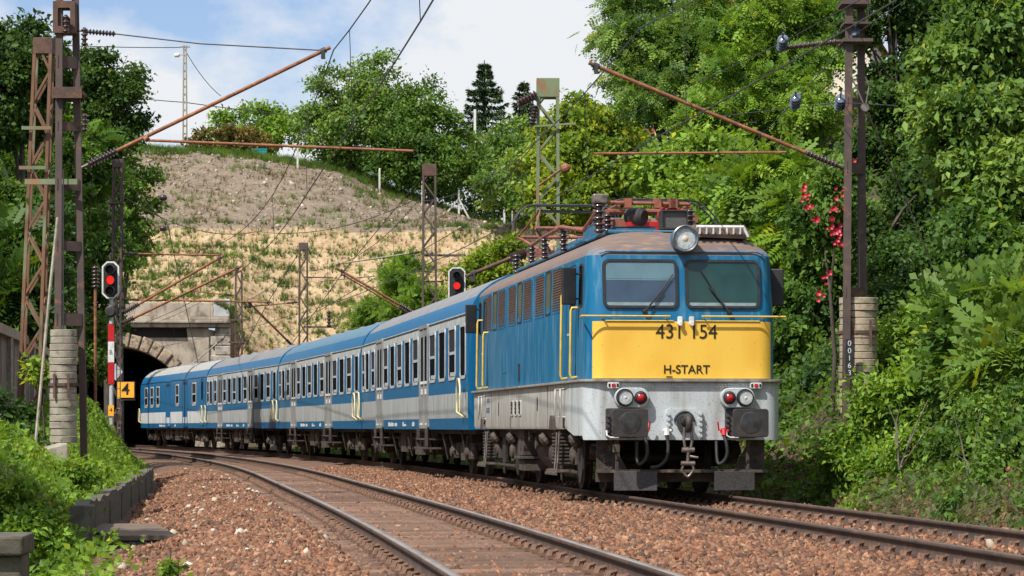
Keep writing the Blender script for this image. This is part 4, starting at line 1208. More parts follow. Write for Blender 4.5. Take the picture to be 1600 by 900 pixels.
def build_coach(kind):
    L = 24.05
    van = kind == 'van'
    root = empty("luggage_van" if van else "passenger_coach", (0, 0, 0))
    part = lambda name, mb, mat, par=None, **k: mb.build(name, mat, par or root, **k)
    S = COACH_SEC
    full = lambda seg: seg
    # wall bands, left and right, then the roof
    def band(z0, z1):
        zs = [z0] + [z for x, z in S if z0 < z < z1] + [z1]
        return [(float(np.interp(z, [q[1] for q in S], [q[0] for q in S])), z) for z in zs]
    zlist = [(.93, 1.16, M['blue2'], "sill_band"), (1.16, 1.66 if not van else 1.70, M['white_band'] if van else M['band'], "lower_band"),
             (1.66 if not van else 1.70, 3.02, M['blue2'], "side_panel"), (3.02, 3.20, M['blue2'] if van else M['band'], "upper_band")]
    for z0, z1, mt, nm in zlist:
        b = MB()
        for s in (-1, 1): strip(b, [(s * x, z) for x, z in band(z0, z1)], 0, L)
        part(nm, b, mt, smooth=30)
    b = MB()
    up = [(x, z) for x, z in S if z > 3.5]
    eave = [(1.385, 3.2), (1.30, 3.42), (1.22, 3.535)]
    for s in (-1, 1): strip(b, [(s * x, z) for x, z in eave], 0, L)
    part("eave", b, M['blue2'], smooth=40)
    b = MB(); rp = [(1.22, 3.535), (1.15, 3.62), (.92, 3.80), (.6, 3.95), (.25, 4.02)]
    strip(b, rp + [(-x, z) for x, z in reversed(rp)], .25, L - .25, 12)
    part("roof", b, M['lroof'] if van else M['croof'], smooth=60)
    b = MB()
    for a, c in ((0, .25), (L - .25, L)): strip(b, [(x, z) for x, z in rp] + [(-x, z) for x, z in reversed(rp)], a, c)
    P = [(1.40, .93), (1.425, 1.25), (1.425, 2.9), (1.385, 3.2), (1.30, 3.42), (1.15, 3.62), (.92, 3.80), (.6, 3.95), (.25, 4.02)]
    P = P + [(-x, z) for x, z in reversed(P)]
    for y in (0.0, L): b.add([(x, y, z) for x, z in P], [tuple(range(len(P)))])
    b.add([(x, y, .93) for x, y in ((1.4, 0), (1.4, L), (-1.4, L), (-1.4, 0))], [(0, 1, 2, 3)])
    part("end_wall", b, M['blue2'], smooth=40)
    rb = MB(); rb.tube([(-1.405, .02, 3.205), (-1.405, L - .02, 3.205)], .018, 6); part("rain_gutter", rb, M['blue2'] if van else M['band'])
    fn = lambda y, z, d: Vector((-1.425 - d, y, z))
    def window(y0, y1, z0, z1, split):
        cy, w = (y0 + y1) / 2, y1 - y0
        f = MB(); f.ring(rr(cy, (z0 + z1) / 2, w, z1 - z0, .12), rr(cy, (z0 + z1) / 2, w - .13, z1 - z0 - .13, .07), fn, -.02, .016)
        if split:
            zm = z0 + (z1 - z0) * (.50 if split == 1 else .42)
            f.box(-1.441, -1.405, y0 + .03, y1 - .03, zm - .03, zm + .03)
        fo = part("window", f, M['alu'], smooth=40)
        p = MB()
        if split:
            p.mi = 1; p.prism([(y0 + .06, zm), (y1 - .06, zm), (y1 - .06, z1 - .06), (y0 + .06, z1 - .06)], fn, -.05, .003)
            p.mi = 0; p.prism([(y0 + .06, z0 + .06), (y1 - .06, z0 + .06), (y1 - .06, zm), (y0 + .06, zm)], fn, -.05, .004)
            p.mi = 2; p.prism([(y0 + .12, z0 + .08), (y1 - .3, z0 + .08), (y1 - .3, z0 + .16), (y0 + .12, z0 + .16)], fn, .004, .010)
        else:
            p.prism(rr(cy, (z0 + z1) / 2, w - .12, z1 - z0 - .12, .07), fn, -.05, .004)
        part("pane", p, [M['pane'], M['open'], M['alu']], fo)
    def cdoor(y0, y1):
        cy = (y0 + y1) / 2
        d = MB(); d.ring(rr(cy, 2.09, y1 - y0, 2.28, .05), rr(cy, 2.09, y1 - y0 - .16, 2.12, .03), fn, -.03, .03)
        d.prism([(y0 + .07, 1.0), (y1 - .07, 1.0), (y1 - .07, 3.17), (y0 + .07, 3.17)], fn, -.03, .006)
        d.box(-1.447, -1.42, cy - .02, cy + .02, 1.0, 3.15)
        do = part("door", d, M['door'])
        for a in (cy - .38, cy + .38):
            w = MB(); w.prism(rr(a, 2.45, .40, 1.05, .08), fn, 0, .012); part("door_window", w, M['pane'], do)
            h = MB(); h.box(-1.46, -1.43, a - .22, a + .22, 1.93, 1.99); h.box(-1.45, -1.43, a - .1, a + .1, 1.7, 1.82); part("handle", h, M['white'], do)
        st = MB(); st.box(-1.56, -1.1, y0 - .15, y1 + .1, .50, .54); st.box(-1.52, -1.1, y0, y1, .70, .73)
        for yy in (y0, y1): st.box(-1.5, -1.44, yy - .03, yy + .03, .5, .95)
        part("door_step", st, M['under'])
        f_ = MB(); f_.box(-1.43, -1.40, y0 + .1, y1 - .1, .9, 1.0); f_.mi = 1; f_.box(-1.445, -1.43, y0 + .1, y0 + .5, 1.0, 1.07); f_.box(-1.445, -1.43, y1 - .5, y1 - .1, 1.0, 1.07)
        part("door_sill", f_, [M['rubber'], M['white']], do)
    if not van:
        W = [(.28, 1.22, 0), (1.98, 3.16, 1), (3.78, 4.96, 0), (5.6, 6.78, 1), (9.1, 10.28, 1), (10.95, 12.13, 0), (12.8, 13.98, 2), (14.55, 15.73, 0), (16.3, 17.48, 1),
             (19.95, 21.0, 1), (21.65, 22.7, 0), (22.95, 23.85, 1)]
        for a, c, sp in W: window(a, c, 1.93, 3.02, sp)
        cdoor(7.05, 8.75); cdoor(17.72, 19.42)
    else:
        for a, c, sp in ((3.0, 4.3, 1), (8.9, 10.0, 1), (16.2, 17.4, 1), (18.6, 19.8, 1), (21.0, 22.2, 1)): window(a, c, 1.95, 3.0, sp)
        for y0, y1 in ((5.9, 7.5), (12.0, 13.6)):
            d = MB(); d.ring(rr((y0 + y1) / 2, 2.1, y1 - y0, 2.2, .05), rr((y0 + y1) / 2, 2.1, y1 - y0 - .12, 2.1, .03), fn, -.02, .03)
            d.prism(rr((y0 + y1) / 2, 2.3, y1 - y0 - .12, 1.7, .03), fn, -.02, .008)
            do = part("sliding_door", d, M['blue2']); 
            w = MB(); w.box(-1.45, -1.43, y0 + .3, y1 - .3, 2.95, 3.05); part("door_runner", w, M['rubber'], do)
        d = MB(); d.ring(rr(1.0, 2.1, .8, 2.1, .05), rr(1.0, 2.1, .7, 2.0, .04), fn, -.02, .02); do = part("door", d, M['blue2'])
        w = MB(); w.prism(rr(1.0, 2.6, .5, .8, .05), fn, 0, .012); part("door_window", w, M['pane'], do)
    # looped cream grab rails at the ends
    for y in (.45, L - .45):
        g = MB(); w = .28
        g.tube([fn(y - w * .5, 1.18, .0), fn(y - w, 1.28, .13), fn(y - w, 1.75, .13), fn(y - w * .4, 1.92, .13), fn(y + w * .4, 1.92, .13), fn(y + w, 1.75, .13), fn(y + w, 1.28, .13), fn(y + w * .5, 1.18, 0)], .021, 8)
        part("end_handrail", g, M['crail'], smooth=50)
    # lettering blocks along the sill: too small to read, kept as plain ticks
    t = MB(); rng = random.Random(2)
    y = 9.6
    while y < 16.4:
        w = rng.uniform(.06, .28)
        if rng.random() < .72:
            t.box(-1.4262, -1.41, y, y + w, 1.0, 1.0 + rng.choice((.05, .08, .10)))
        y += w + rng.uniform(.05, .2)
    part("sill_lettering", t, M['text_white'])
    # underfloor gear
    u = MB()
    for a, c, z0 in ((7.6, 9.2, .42), (9.6, 10.6, .5), (11.0, 12.4, .34), (13.2, 14.2, .45), (14.6, 15.8, .38)):
        u.box(-1.15, -.4, a, c, z0, .9); u.box(.4, 1.15, a, c, z0, .9)
    u.lathe((-.8, 16.2, .6), (0, 1, 0), [(.1, 0), (.26, .05), (.26, 1.3), (.1, 1.35)], 16)
    u.tube([(-1.1, 6.5, .72), (-1.1, 18, .72)], .03, 6)
    u.box(-1.2, 1.2, .5, L - .5, .84, .92)
    for y in (2.0, 5.4, 8.0, 12.8, 16.5, 19.0, 22.4):
        u.tube([(-1.3, y, .9), (-1.15, y + .2, .3)], .03, 6)
    part("underframe", u, M['under'], smooth=35)
    coach_wheels(root, (3.3, L - 3.3))
    coach_ends(root, L)
    r = MB()
    for y in np.linspace(2.5, L - 2.5, 6): r.lathe((0, y, 4.0), (0, 0, 1), [(.22, 0), (.22, .06), (.12, .11)], 12)
    part("roof_vent", r, M['croof'])
    return root

JZ = [56.72, 80.99, 105.12, 129.07, 152.82]
CL = ["blue and grey passenger coach coupled right behind the locomotive, its roof stained brown",
      "blue and grey passenger coach with a bluer roof, second behind the locomotive",
      "blue and grey passenger coach next to the blue luggage van, third behind the locomotive"]
proto = None
for i in range(4):
    if i == 3: c = build_coach('van')
    elif proto is None: c = proto = build_coach('coach')
    else: c = copy_tree(proto)
    Z0, Z1 = JZ[i], JZ[i + 1]
    a = Vector((float(XR(Z0)), Z0, 0)); d = Vector((float(XR(Z1)), Z1, 0)) - a
    c.location = a + d * (.22 / 24.5)
    c.rotation_euler = (0, 0, math.atan2(-d.x, d.y)); c.scale = (1, 1, 1.015)
    if i < 3:
        tag(c, CL[i], "passenger coach", "blue passenger coaches of the train")
        if i == 1:
            for ch in kids(c):
                if ch.name.startswith("roof") and not ch.name.startswith("roof_vent"):
                    ch.data = ch.data.copy(); ch.data.materials[0] = pmat("blue_coach_roof", lin(74, 116, 142), lin(96, 122, 138), .55, 3, stretch=(.4, 2, .4), c3=lin(120, 132, 138), scale3=6, st3=(.4, 3, .4), lo3=.5, hi3=.8)
    else:
        tag(c, "blue luggage van with pale roof and white lower band beside the tunnel mouth", "luggage van")

# ---------------------------------------------------------------- masts and overhead line
def part(name, mb, mat, par, **k): return mb.build(name, mat, par, **k)
Dn = Vector((0, 0, 0))

def cantilever(root, p_foot, p_end, r, ins_len, mat='rust_tube', name="cantilever_tube"):
    """insulator at the mast end, then the long tube; points in world, parented to the mast"""
    o = root.location
    a, b = Vector(p_foot) - o, Vector(p_end) - o
    d = (b - a).normalized()
    t = MB(); t.tube([a + d * (ins_len * .9), b], r, 8)
    c = part(name, t, M[mat], root, smooth=50)
    i = MB(); i.tube([a, a + d * .15], r * .9, 8); insulator(i, a + d * .12, d, ins_len - .1, r * 2.3, 9)
    part("insulator", i, M['insul'], root, smooth=40)
    k = MB(); e = b - d * (r * 4); k.lathe(e - d * r * 1.5, d, [(r * 1.5, 0), (r * 1.5, r * 3)], 10); k.box(e.x - r, e.x + r, e.y - r * 1.4, e.y + r * 1.4, e.z - r * 4, e.z)
    part("end_clamp", k, M['black'], root)
    return c

def channel_mast(name, label, base, x_sep, x_sep_top, y_sep, height, group, battens, leanx=0.0):
    root = empty(name, base, 0, label, "mast", group)
    legs = []
    for s in (-1, 1):
        lg = MB()
        p, q = Vector((s * x_sep / 2, s * y_sep / 2, -.4)), Vector((s * x_sep_top / 2 + leanx, s * y_sep / 2 * .6, height))
        lg.bar(p, q, .11, .055)
        off = Vector((0, .03, 0))
        lg.bar(p + off + Vector((.046, 0, 0)), q + off + Vector((.046, 0, 0)), .014, .075); lg.bar(p + off - Vector((.046, 0, 0)), q + off - Vector((.046, 0, 0)), .014, .075)
        part("leg", lg, M['darkmast'], root)
    for z, h in battens:
        t = (z + .4) / (height + .4)
        xs = (x_sep + (x_sep_top - x_sep) * t) / 2; ys = y_sep / 2 * (1 - .4 * t)
        b = MB(); cx = leanx * t
        b.bar((cx - xs - .02, -ys - .035, z), (cx + xs + .02, ys - .035, z), .016, h)
        part("batten", b, M['darkmast'], root)
    return root

def lattice_mast(name, label, base, w0, w1, height, group, mat, lean=0.0, cap=True, panels=None, leany=0.0, capmat=None):
    root = empty(name, base, 0, label, "mast", group)
    panels = panels or max(5, int(height / .62))
    def corner(sx, sy, z):
        t = z / height; w = (w0 + (w1 - w0) * t) / 2
        return Vector((sx * w + lean * t, sy * w + leany * t, z))
    th = max(.062, w0 * .14)
    for sx in (-1, 1):
        for sy in (-1, 1):
            l = MB(); l.bar(corner(sx, sy, -.4), corner(sx, sy, height), th)
            part("leg", l, M[mat], root)
    br = MB()
    for i in range(panels):
        za, zb = height * i / panels, height * (i + 1) / panels
        s = 1 if i % 2 else -1
        for f in (-1, 1):
            br.bar(corner(s, f, za), corner(-s, f, zb), th * .4, th * .75)
            br.bar(corner(f, -s, za), corner(f, s, zb), th * .4, th * .75)
    part("bracing", br, M[mat], root)
    if cap:
        c = MB(); w = w1 / 2 + th * .6
        c.box(lean - w, lean + w, leany - w, leany + w, height - w1 * .95, height + .02)
        part("mast_head", c, M[capmat or mat], root, bevel=.01)
    return root

def base_of(px, Y, z=None):
    p = at(px, HZ, Y)
    p.z = ground_at(p.x, Y) if z is None else z
    return p

# right-hand channel mast with its counterweight stack
Ym = 44.0
b = base_of(1336, Ym)
mr = channel_mast("channel_mast", "brown two-legged steel mast on the right bank, rising through the greenery beside the locomotive", b, .36, .18, .5, 9.3 - b.z, "two-legged steel masts beside the tracks",
                  [(z - b.z, h) for z, h in ((3.05, .16), (4.95, .16), (5.95, .14), (6.95, .16), (7.95, .14), (9.0, .3))])
o = mr.location
x = MB(); x.box(-.22, .24, -.3, .3, 6.85 - b.z, 6.9 - b.z); x.box(-.2, .22, -.3, .3, 7.12 - b.z, 7.15 - b.z); part("bracket_plate", x, M['darkmast'], mr)
x = MB(); x.box(-.24, .2, -.3, .3, 7.42 - b.z, 7.47 - b.z); x.box(-.1, .14, -.2, .2, 7.47 - b.z, 7.6 - b.z); part("head_plate", x, M['darkmast'], mr)
cantilever(mr, at(1318, 263, Ym - .2), at(920, 98, Ym - .6), .030, .62)
x = MB(); a_, b_ = at(1228, 238, Ym - .4) - o, at(928, 240, Ym - .6) - o; x.tube([a_, b_], .018, 8); part("registration_arm", x, M['rust_tube'], mr)
x = MB(); a_, b_ = at(1320, 64, Ym) - o, at(1214, 76, Ym) - o; x.tube([a_, b_], .03, 8); insulator(x, a_.lerp(b_, .12), (b_ - a_), .8, .055, 12); part("strain_rod", x, M['insul'], mr, smooth=40)
x = MB(); x.tube([at(1324, 105, Ym - .3) - o, at(1352, 168, Ym - .3) - o, at(1418, 318, Ym + .5) - o, at(1470, 448, Ym + 1) - o], .012, 6); x.lathe(at(1352, 168, Ym - .35) - o, (0, 1, 0), [(.06, 0), (.07, .04), (.06, .08)], 12)
x.tube([at(1352, 168, Ym - .3) - o, at(1358, 135, Ym - .3) - o, at(1352, 120, Ym - .3) - o], .012, 6); part("guy_wire", x, M['steel'], mr)
lo_ = MB()
p0 = at(1327, 560, Ym - .36) - o
lo_.box(p0.x - .06, p0.x + .06, p0.y - .03, p0.y - .02, p0.z - .29, p0.z + .29); part("number_plate", lo_, M['rubber'], mr)
for k, ch in enumerate("00163"):
    text("number_digit", ch, .115, M['text_white'], (p0.x, p0.y - .032, p0.z + .225 - k * .112), (math.radians(90), 0, 0), mr, .001)
glassblue = pmat("blue_glass_insulator", lin(100, 112, 130), lin(56, 64, 80), .1, 14, coat=1)
for k, (px, py) in enumerate(((1222, 67), (1334, 55), (1242, 158), (1312, 160))):
    x = MB()
    c = at(px, py, Ym - .1) - o
    for j in range(4): x.lathe(c + Vector((0, -.1 + j * .05, .06 - j * .035)), (.25, 1, -.6), [(.025, 0), (.08, .015), (.085, .03), (.025, .04)], 16)
    x.tube([c + Vector((0, -.2, .13)), c + Vector((0, .2, -.12))], .015, 6)
    part("glass_insulator", x, glassblue, mr, smooth=40)

def weight_stack(label, loc, r, z0, z1, n, seed, clampz, mat):
    root = empty("counterweight_stack", (loc[0], loc[1], z0), 0, label, "counterweight", "concrete counterweights on the masts")
    rng = random.Random(seed)
    h = (z1 - z0) / n
    for k in range(n):
        d = MB(); q = r * rng.uniform(.965, 1.02)
        d.lathe((rng.uniform(-.008, .008), rng.uniform(-.008, .008), k * h + .004), (0, 0, 1), [(q * .975, 0), (q, .006), (q, h - .016), (q * .98, h - .009)], 28)
        part("disc", d, M[mat], root, smooth=22)
    c = MB(); z = clampz - z0
    c.ring([((r + .02) * math.cos(t), (r + .02) * math.sin(t)) for t in [2 * math.pi * i / 28 for i in range(28)]],
           [((r + .004) * math.cos(t), (r + .004) * math.sin(t)) for t in [2 * math.pi * i / 28 for i in range(28)]], lambda a, b_, d: Vector((a, b_, d)), z, z + .05)
    for t in (-2.0, -1.1): c.bar(((r + .04) * math.cos(t), (r + .04) * math.sin(t), z - .2), ((r + .04) * math.cos(t), (r + .04) * math.sin(t), z + .2), .035)
    part("clamp", c, M['rust'], root)
    t = MB(); t.tube([(0, 0, z1 - z0 - .01), (0, 0, z1 - z0 + 2.6)], .012, 6); part("hanger", t, M['wire'], root)
    return root
p = at(1341, 500, Ym + .12)
weight_stack("stack of weathered concrete discs hung on the right-hand mast above the bushes", p, .295, 1.2, 2.98, 17, 1, 2.42, 'conc_warm')

# left-hand channel mast
Yl = 47.0
b = base_of(111, Yl)
ml = channel_mast("channel_mast", "brown two-legged steel mast on the left bank, tallest thing at the left edge", b, .40, .20, .3, 9.2 - b.z, "two-legged steel masts beside the tracks",
                  [(z - b.z, h) for z, h in ((2.75, .2), (3.95, .16), (4.95, .18), (5.9, .14), (6.4, .2), (6.95, .2), (7.6, .14))], leanx=-.07)
o = ml.location
x = MB(); a_ = at(84, 50, Yl - .2) - o; b_ = at(118, 50, Yl) - o
x.ring(rr((a_.x + b_.x) / 2, a_.z + .25, .36, .52, .02), rr((a_.x + b_.x) / 2, a_.z + .25, .2, .3, .02), lambda p_, q_, d: Vector((p_, -.18 + d, q_)), 0, .36); part("pulley_frame", x, M['rust'], ml)
x = MB(); c = at(110, 147, Yl) - o; x.box(c.x - .26, c.x + .24, -.22, .22, c.z - .03, c.z + .02); x.box(c.x - .24, c.x + .22, -.24, -.2, c.z - .09, c.z + .09); part("bracket_plate", x, M['rust'], ml)
x = MB(); c = at(80, 285, Yl) - o; x.bar(at(40, 284, Yl + .1) - o, at(122, 284, Yl - .2) - o, .06, .09); part("cross_arm", x, M['greenmast'], ml)
cantilever(ml, at(128, 262, Yl - .15), at(516, 74, Yl - .5), .032, .62)
x = MB(); a_, b_ = at(226, 219, Yl - .3) - o, at(646, 236, Yl - .6) - o; x.tube([a_, b_], .022, 8); x.tube([at(232, 214, Yl - .3) - o, a_], .05, 8); part("registration_arm", x, M['rust_tube'], ml, smooth=50)
x = MB(); a_, b_ = at(118, 48, Yl) - o, at(508, 79, Yl - .5) - o
x.tube([a_, a_.lerp(b_, .16), a_.lerp(b_, .5) - Vector((0, 0, .05)), b_], .012, 6); insulator(x, a_.lerp(b_, .04), (b_ - a_), .5, .05, 9); part("top_tie", x, M['wire'], ml, smooth=40)
for px, py in ((103, 52), (132, 72), (132, 206)):
    x = MB(); insulator(x, at(px, py, Yl - .3) - o, (0, 0, 1), .3, .06, 4); part("hanging_insulator", x, M['insul'], ml, smooth=40)
x = MB(); x.tube([at(90, 340, Yl - .5) - o, at(78, 452, Yl - .8) - o, at(46, 792, Yl - 1.8) - o], .026, 6); part("guy_rod", x, M['conc'], ml)
p = at(99, 600, Yl - .25)
weight_stack("pale stack of concrete discs hung on the left-hand mast over the grassy bank", p, .222, .74, 2.58, 16, 2, 1.66, 'conc')

# lattice masts: px, distance, top row, widths, lean (m), look
M['rustgreen'] = pmat('rusty_green_paint', lin(128, 92, 66), lin(106, 80, 62), .8, 3, c3=lin(122, 132, 98), scale3=3, st3=(1, 1, .5), lo3=.52, hi3=.66)
LM = [
    ("rusty green lattice mast leaning beside the tall left-hand mast", 46, 58, 62, .40, .32, .30, 'rustgreen', True, 'rust'),
    ("slim dark lattice mast behind the left signal, with the yellow 4 plate on it", 180, 100, 250, .34, .28, .10, 'darkmast', True, None),
    ("shortest brown lattice mast, right beside the tunnel portal", 373, 146, 425, .36, .30, 0, 'darkmast', False, None),
    ("brown lattice mast standing alone before the tan hillside", 474, 139, 380, .42, .36, 0, 'darkmast', True, None),
    ("brown lattice mast with a rusty box head, rising behind the second coach", 671, 112, 258, .54, .46, 0, 'darkmast', True, 'rust'),
    ("broad pale green lattice mast behind the locomotive roof", 856, 78, 125, .60, .52, 0, 'greenmast', True, None),
]
masts = []
for lab, px, Y, top, w0, w1, lean, mt, cap, cm_ in LM:
    b = at(px, HZ, Y); b.z = ground_at(b.x, Y) if Y < 135 else -.3
    h = EYE + (HZ - top) / F * Y - b.z
    masts.append(lattice_mast("lattice_mast", lab, b, w0, w1, h, "lattice masts of the overhead line", mt, lean, cap, capmat=cm_))
m = masts[0]; o = m.location
for py, a_, c_ in ((200, 34, 80), (262, 30, 72)):
    x = MB(); x.bar(at(a_, py, 57.7) - o, at(c_, py, 57.7) - o, .06, .07); part("cross_arm", x, M['greenmast'], m)
m = masts[1]; Y = 100
cantilever(m, at(186, 493, Y), at(350, 399, Y - .5), .045, .8); cantilever(m, at(178, 512, Y), at(377, 416, Y - 1), .045, .8)
cantilever(m, at(188, 396, Y), at(350, 399, Y), .03, .6, name="registration_arm"); cantilever(m, at(190, 468, Y), at(425, 472, Y), .03, .6, name="registration_arm")
x = MB(); c = at(196, 609, Y - .5) - m.location
x.box(c.x - .30, c.x + .28, -.35, -.32, c.z - .27, c.z + .27); sp = part("sign_plate", x, M['plate_orange'], m)
x = MB(); x.box(c.x - .28, c.x + .30, -.31, -.22, c.z - .36, c.z + .29); part("sign_back", x, M['black'], sp)
text("sign_digit", "4", .56, M['text'], (c.x - .01, -.353, c.z), (math.radians(90), 0, 0), sp, .002, bold=.008)
x = MB(); c = at(180, 581, Y - .4) - m.location; x.prism([(c.x, c.z + .3), (c.x + .25, c.z), (c.x, c.z - .3), (c.x - .25, c.z)], lambda a, b_, d: Vector((a, -.3 + d, b_)), 0, .03); part("diamond_plate", x, M['alu'], m)
x = MB(); c = at(176, 650, Y - .4) - m.location; x.lathe(c, (.5, -1, -.2), [(.05, 0), (.16, .1), (.17, .3), (.15, .32)], 16); part("floodlight", x, M['rust'], m, smooth=40)
x = MB(); x.bar(at(172, 318, Y) - m.location, at(194, 318, Y) - m.location, .5, .05); part("bracket_plate", x, M['darkmast'], m)
m = masts[2]; Y = 146
cantilever(m, at(352, 526, Y), at(284, 582, Y - .5), .035, .5, 'conc', "strut")
cantilever(m, at(366, 462, Y), at(300, 455, Y), .03, .5, name="registration_arm")
for py in (500, 535):
    x = MB(); x.box(-.5, .5, -.25, -.2, (HZ - py) / F * Y + EYE - m.location.z - .04, (HZ - py) / F * Y + EYE - m.location.z + .04); part("cross_arm", x, M['darkmast'], m)
m = masts[3]; Y = 139
cantilever(m, at(466, 549, Y), at(386, 470, Y - .5), .05, .8); cantilever(m, at(468, 472, Y), at(380, 480, Y), .03, .6, name="registration_arm")
x = MB(); x.bar(at(474, 511, Y) - m.location, at(522, 511, Y) - m.location, .08); part("cross_arm", x, M['darkmast'], m); x = MB(); x.bar(at(474, 433, Y) - m.location, at(520, 434, Y) - m.location, .06); part("cross_arm", x, M['darkmast'], m)
x = MB(); insulator(x, at(514, 511, Y) - m.location, (0, 0, 1), .8, .13, 5); part("insulator", x, M['insul'], m, smooth=40)
m = masts[4]; Y = 112
cantilever(m, at(652, 492, Y), at(528, 420, Y - .5), .045, .8); cantilever(m, at(650, 497, Y), at(534, 428, Y - 1), .03, .8)
cantilever(m, at(660, 393, Y), at(525, 413, Y), .03, .5, 'conc', "registration_arm")
x = MB(); x.bar(at(660, 399, Y) - m.location, at(728, 399, Y) - m.location, .08); part("cross_arm", x, M['darkmast'], m); x = MB(); x.bar(at(652, 440, Y) - m.location, at(692, 440, Y) - m.location, .06); part("cross_arm", x, M['darkmast'], m)
m = masts[5]; Y = 78
for a_, c_ in (((838, 146), (812, 158)), ((838, 152), (806, 166)), ((836, 165), (832, 192))):
    x = MB(); insulator(x, at(*a_, Y - .35) - m.location, at(*c_, Y - .4) - at(*a_, Y - .35), .55, .11, 6); part("strain_insulator", x, M['insul'], m, smooth=40)
x = MB(); x.tube([at(842, 290, Y - .4) - m.location, at(880, 262, Y - .5) - m.location], .035, 6); x.lathe(at(876, 266, Y - .5) - m.location, (1, 0, .4), [(.05, 0), (.13, .05), (.13, .2), (.05, .28)], 12); part("lamp_arm", x, M['rust_tube'], m)
cantilever(m, at(826, 392, Y - .2), at(728, 432, Y - 1), .055, .6, 'rust')
x = MB(); x.bar(at(838, 197, Y - .4) - m.location, at(900, 193, Y - .4) - m.location, .05); part("cross_arm", x, M['greenmast'], m)

# contact and messenger wires
def catenary(fx, off, zc, zm, supports, label_c, label_m):
    def line(zs, sag, dx):
        pts = []
        for (Y0, Y1) in zip(supports[:-1], supports[1:]):
            for k in range(12):
                t = k / 12; Y = Y0 + (Y1 - Y0) * t
                pts.append((float(fx(Y)) + off + dx, Y, zs - sag * 4 * t * (1 - t)))
        Y = supports[-1]; pts.append((float(fx(Y)) + off + dx, Y, zs)); return pts
    c = line(zc, .05, 0); mm = line(zm, .62, -.05)
    b = MB(); b.tube(c, .011, 5); tag(b.build("contact_wire", M['wire'], None), label_c, "wire")
    b = MB(); b.tube(mm, .011, 5); mo = b.build("messenger_wire", M['wire'], None); tag(mo, label_m, "wire")
    d = MB()
    for i in range(2, len(c) - 1, 3):
        d.tube([c[i], mm[i]], .006, 4)
    d.build("dropper", M['wire'], mo)
SUP_L = [2, 47, 100, 146, 200]; SUP_R = [2, 44, 78, 112, 139, 200]
catenary(XL, .0, 5.55, 7.15, SUP_L, "lower wire stretched over the empty left-hand track", "upper sagging wire with droppers over the empty left-hand track")
catenary(XR, -.15, 5.32, 7.1, SUP_R, "lower wire over the train, touched by the raised pantograph", "upper sagging wire with droppers over the train")

def wire(pts, r, label, sag=0.0, extra=None):
    P = []
    for a, c in zip(pts[:-1], pts[1:]):
        for k in range(10):
            t = k / 10; P.append(Vector(a).lerp(Vector(c), t) - Vector((0, 0, sag * 4 * t * (1 - t))))
    P.append(Vector(pts[-1]))
    b = MB(); b.tube(P, r, 5)
    o = b.build("cable", M['wire'], None); tag(o, label, "cable", None)
    return o
w = wire([at(178, 262, 100), at(262, 352, 122), at(330, 660, 150)], .02, "thin guy cable with two dark balls slanting down before the brown slope")
x = MB()
for px, py, Y in ((255, 309, 111), (255, 357, 122)):
    c = at(px, py, Y); x.lathe(c - Vector((0, 0, .13)), (0, 0, 1), [(.03, 0), (.12, .03), (.16, .10), (.16, .16), (.12, .23), (.03, .26)], 16)
x.build("ball_insulator", M['insul'], w, smooth=60)
wire([at(182, 300, 100), at(400, 362, 125), at(671, 300, 112)], .016, "thin sagging cable from the slim dark mast to the box-headed mast", .6)
wire([at(474, 384, 139), at(420, 470, 143), at(373, 560, 146)], .02, "thin cable slanting from the lone mast top down to the portal-side mast")
wire([at(671, 262, 112), at(540, 420, 128), at(440, 560, 143)], .018, "thin cable slanting across the hillside from the box-headed mast")
wire([at(-40, 110, 190), at(289, 160, 190), at(760, 200, 200)], .03, "distant power cable sagging past the lamp post on the ridge", .3)
wire([at(-40, 60, 190), at(289, 74, 190)], .03, "distant power cable running left from the top of the ridge lamp post", .2)
wire([at(289, 78, 190), at(345, 150, 200)], .025, "distant cable dropping right from the ridge lamp post", .3)
wire([at(820, 375, 90), at(700, 420, 112), at(500, 440, 139)], .018, "thin cable crossing behind the coach roofs to the lone mast")
wire([at(856, 200, 78), at(730, 350, 112), at(474, 500, 139)], .016, "thin cable from the pale green mast sloping over the tan hillside")

wire([at(1640, -150, 36), at(1334, 55, Ym - .1), at(1242, 158, Ym - .1), at(1100, 300, 62)], .008, "thin cable slanting down past the right-hand mast's blue insulators")
wire([at(1560, -120, 36), at(1222, 67, Ym - .1), at(960, 190, 62)], .008, "thin cable through the leftmost blue insulator of the right-hand mast")
wire([at(1400, 165, 42), at(1312, 160, Ym - .1), at(1120, 182, 60)], .007, "thin nearly level cable through the lowest right blue insulator")

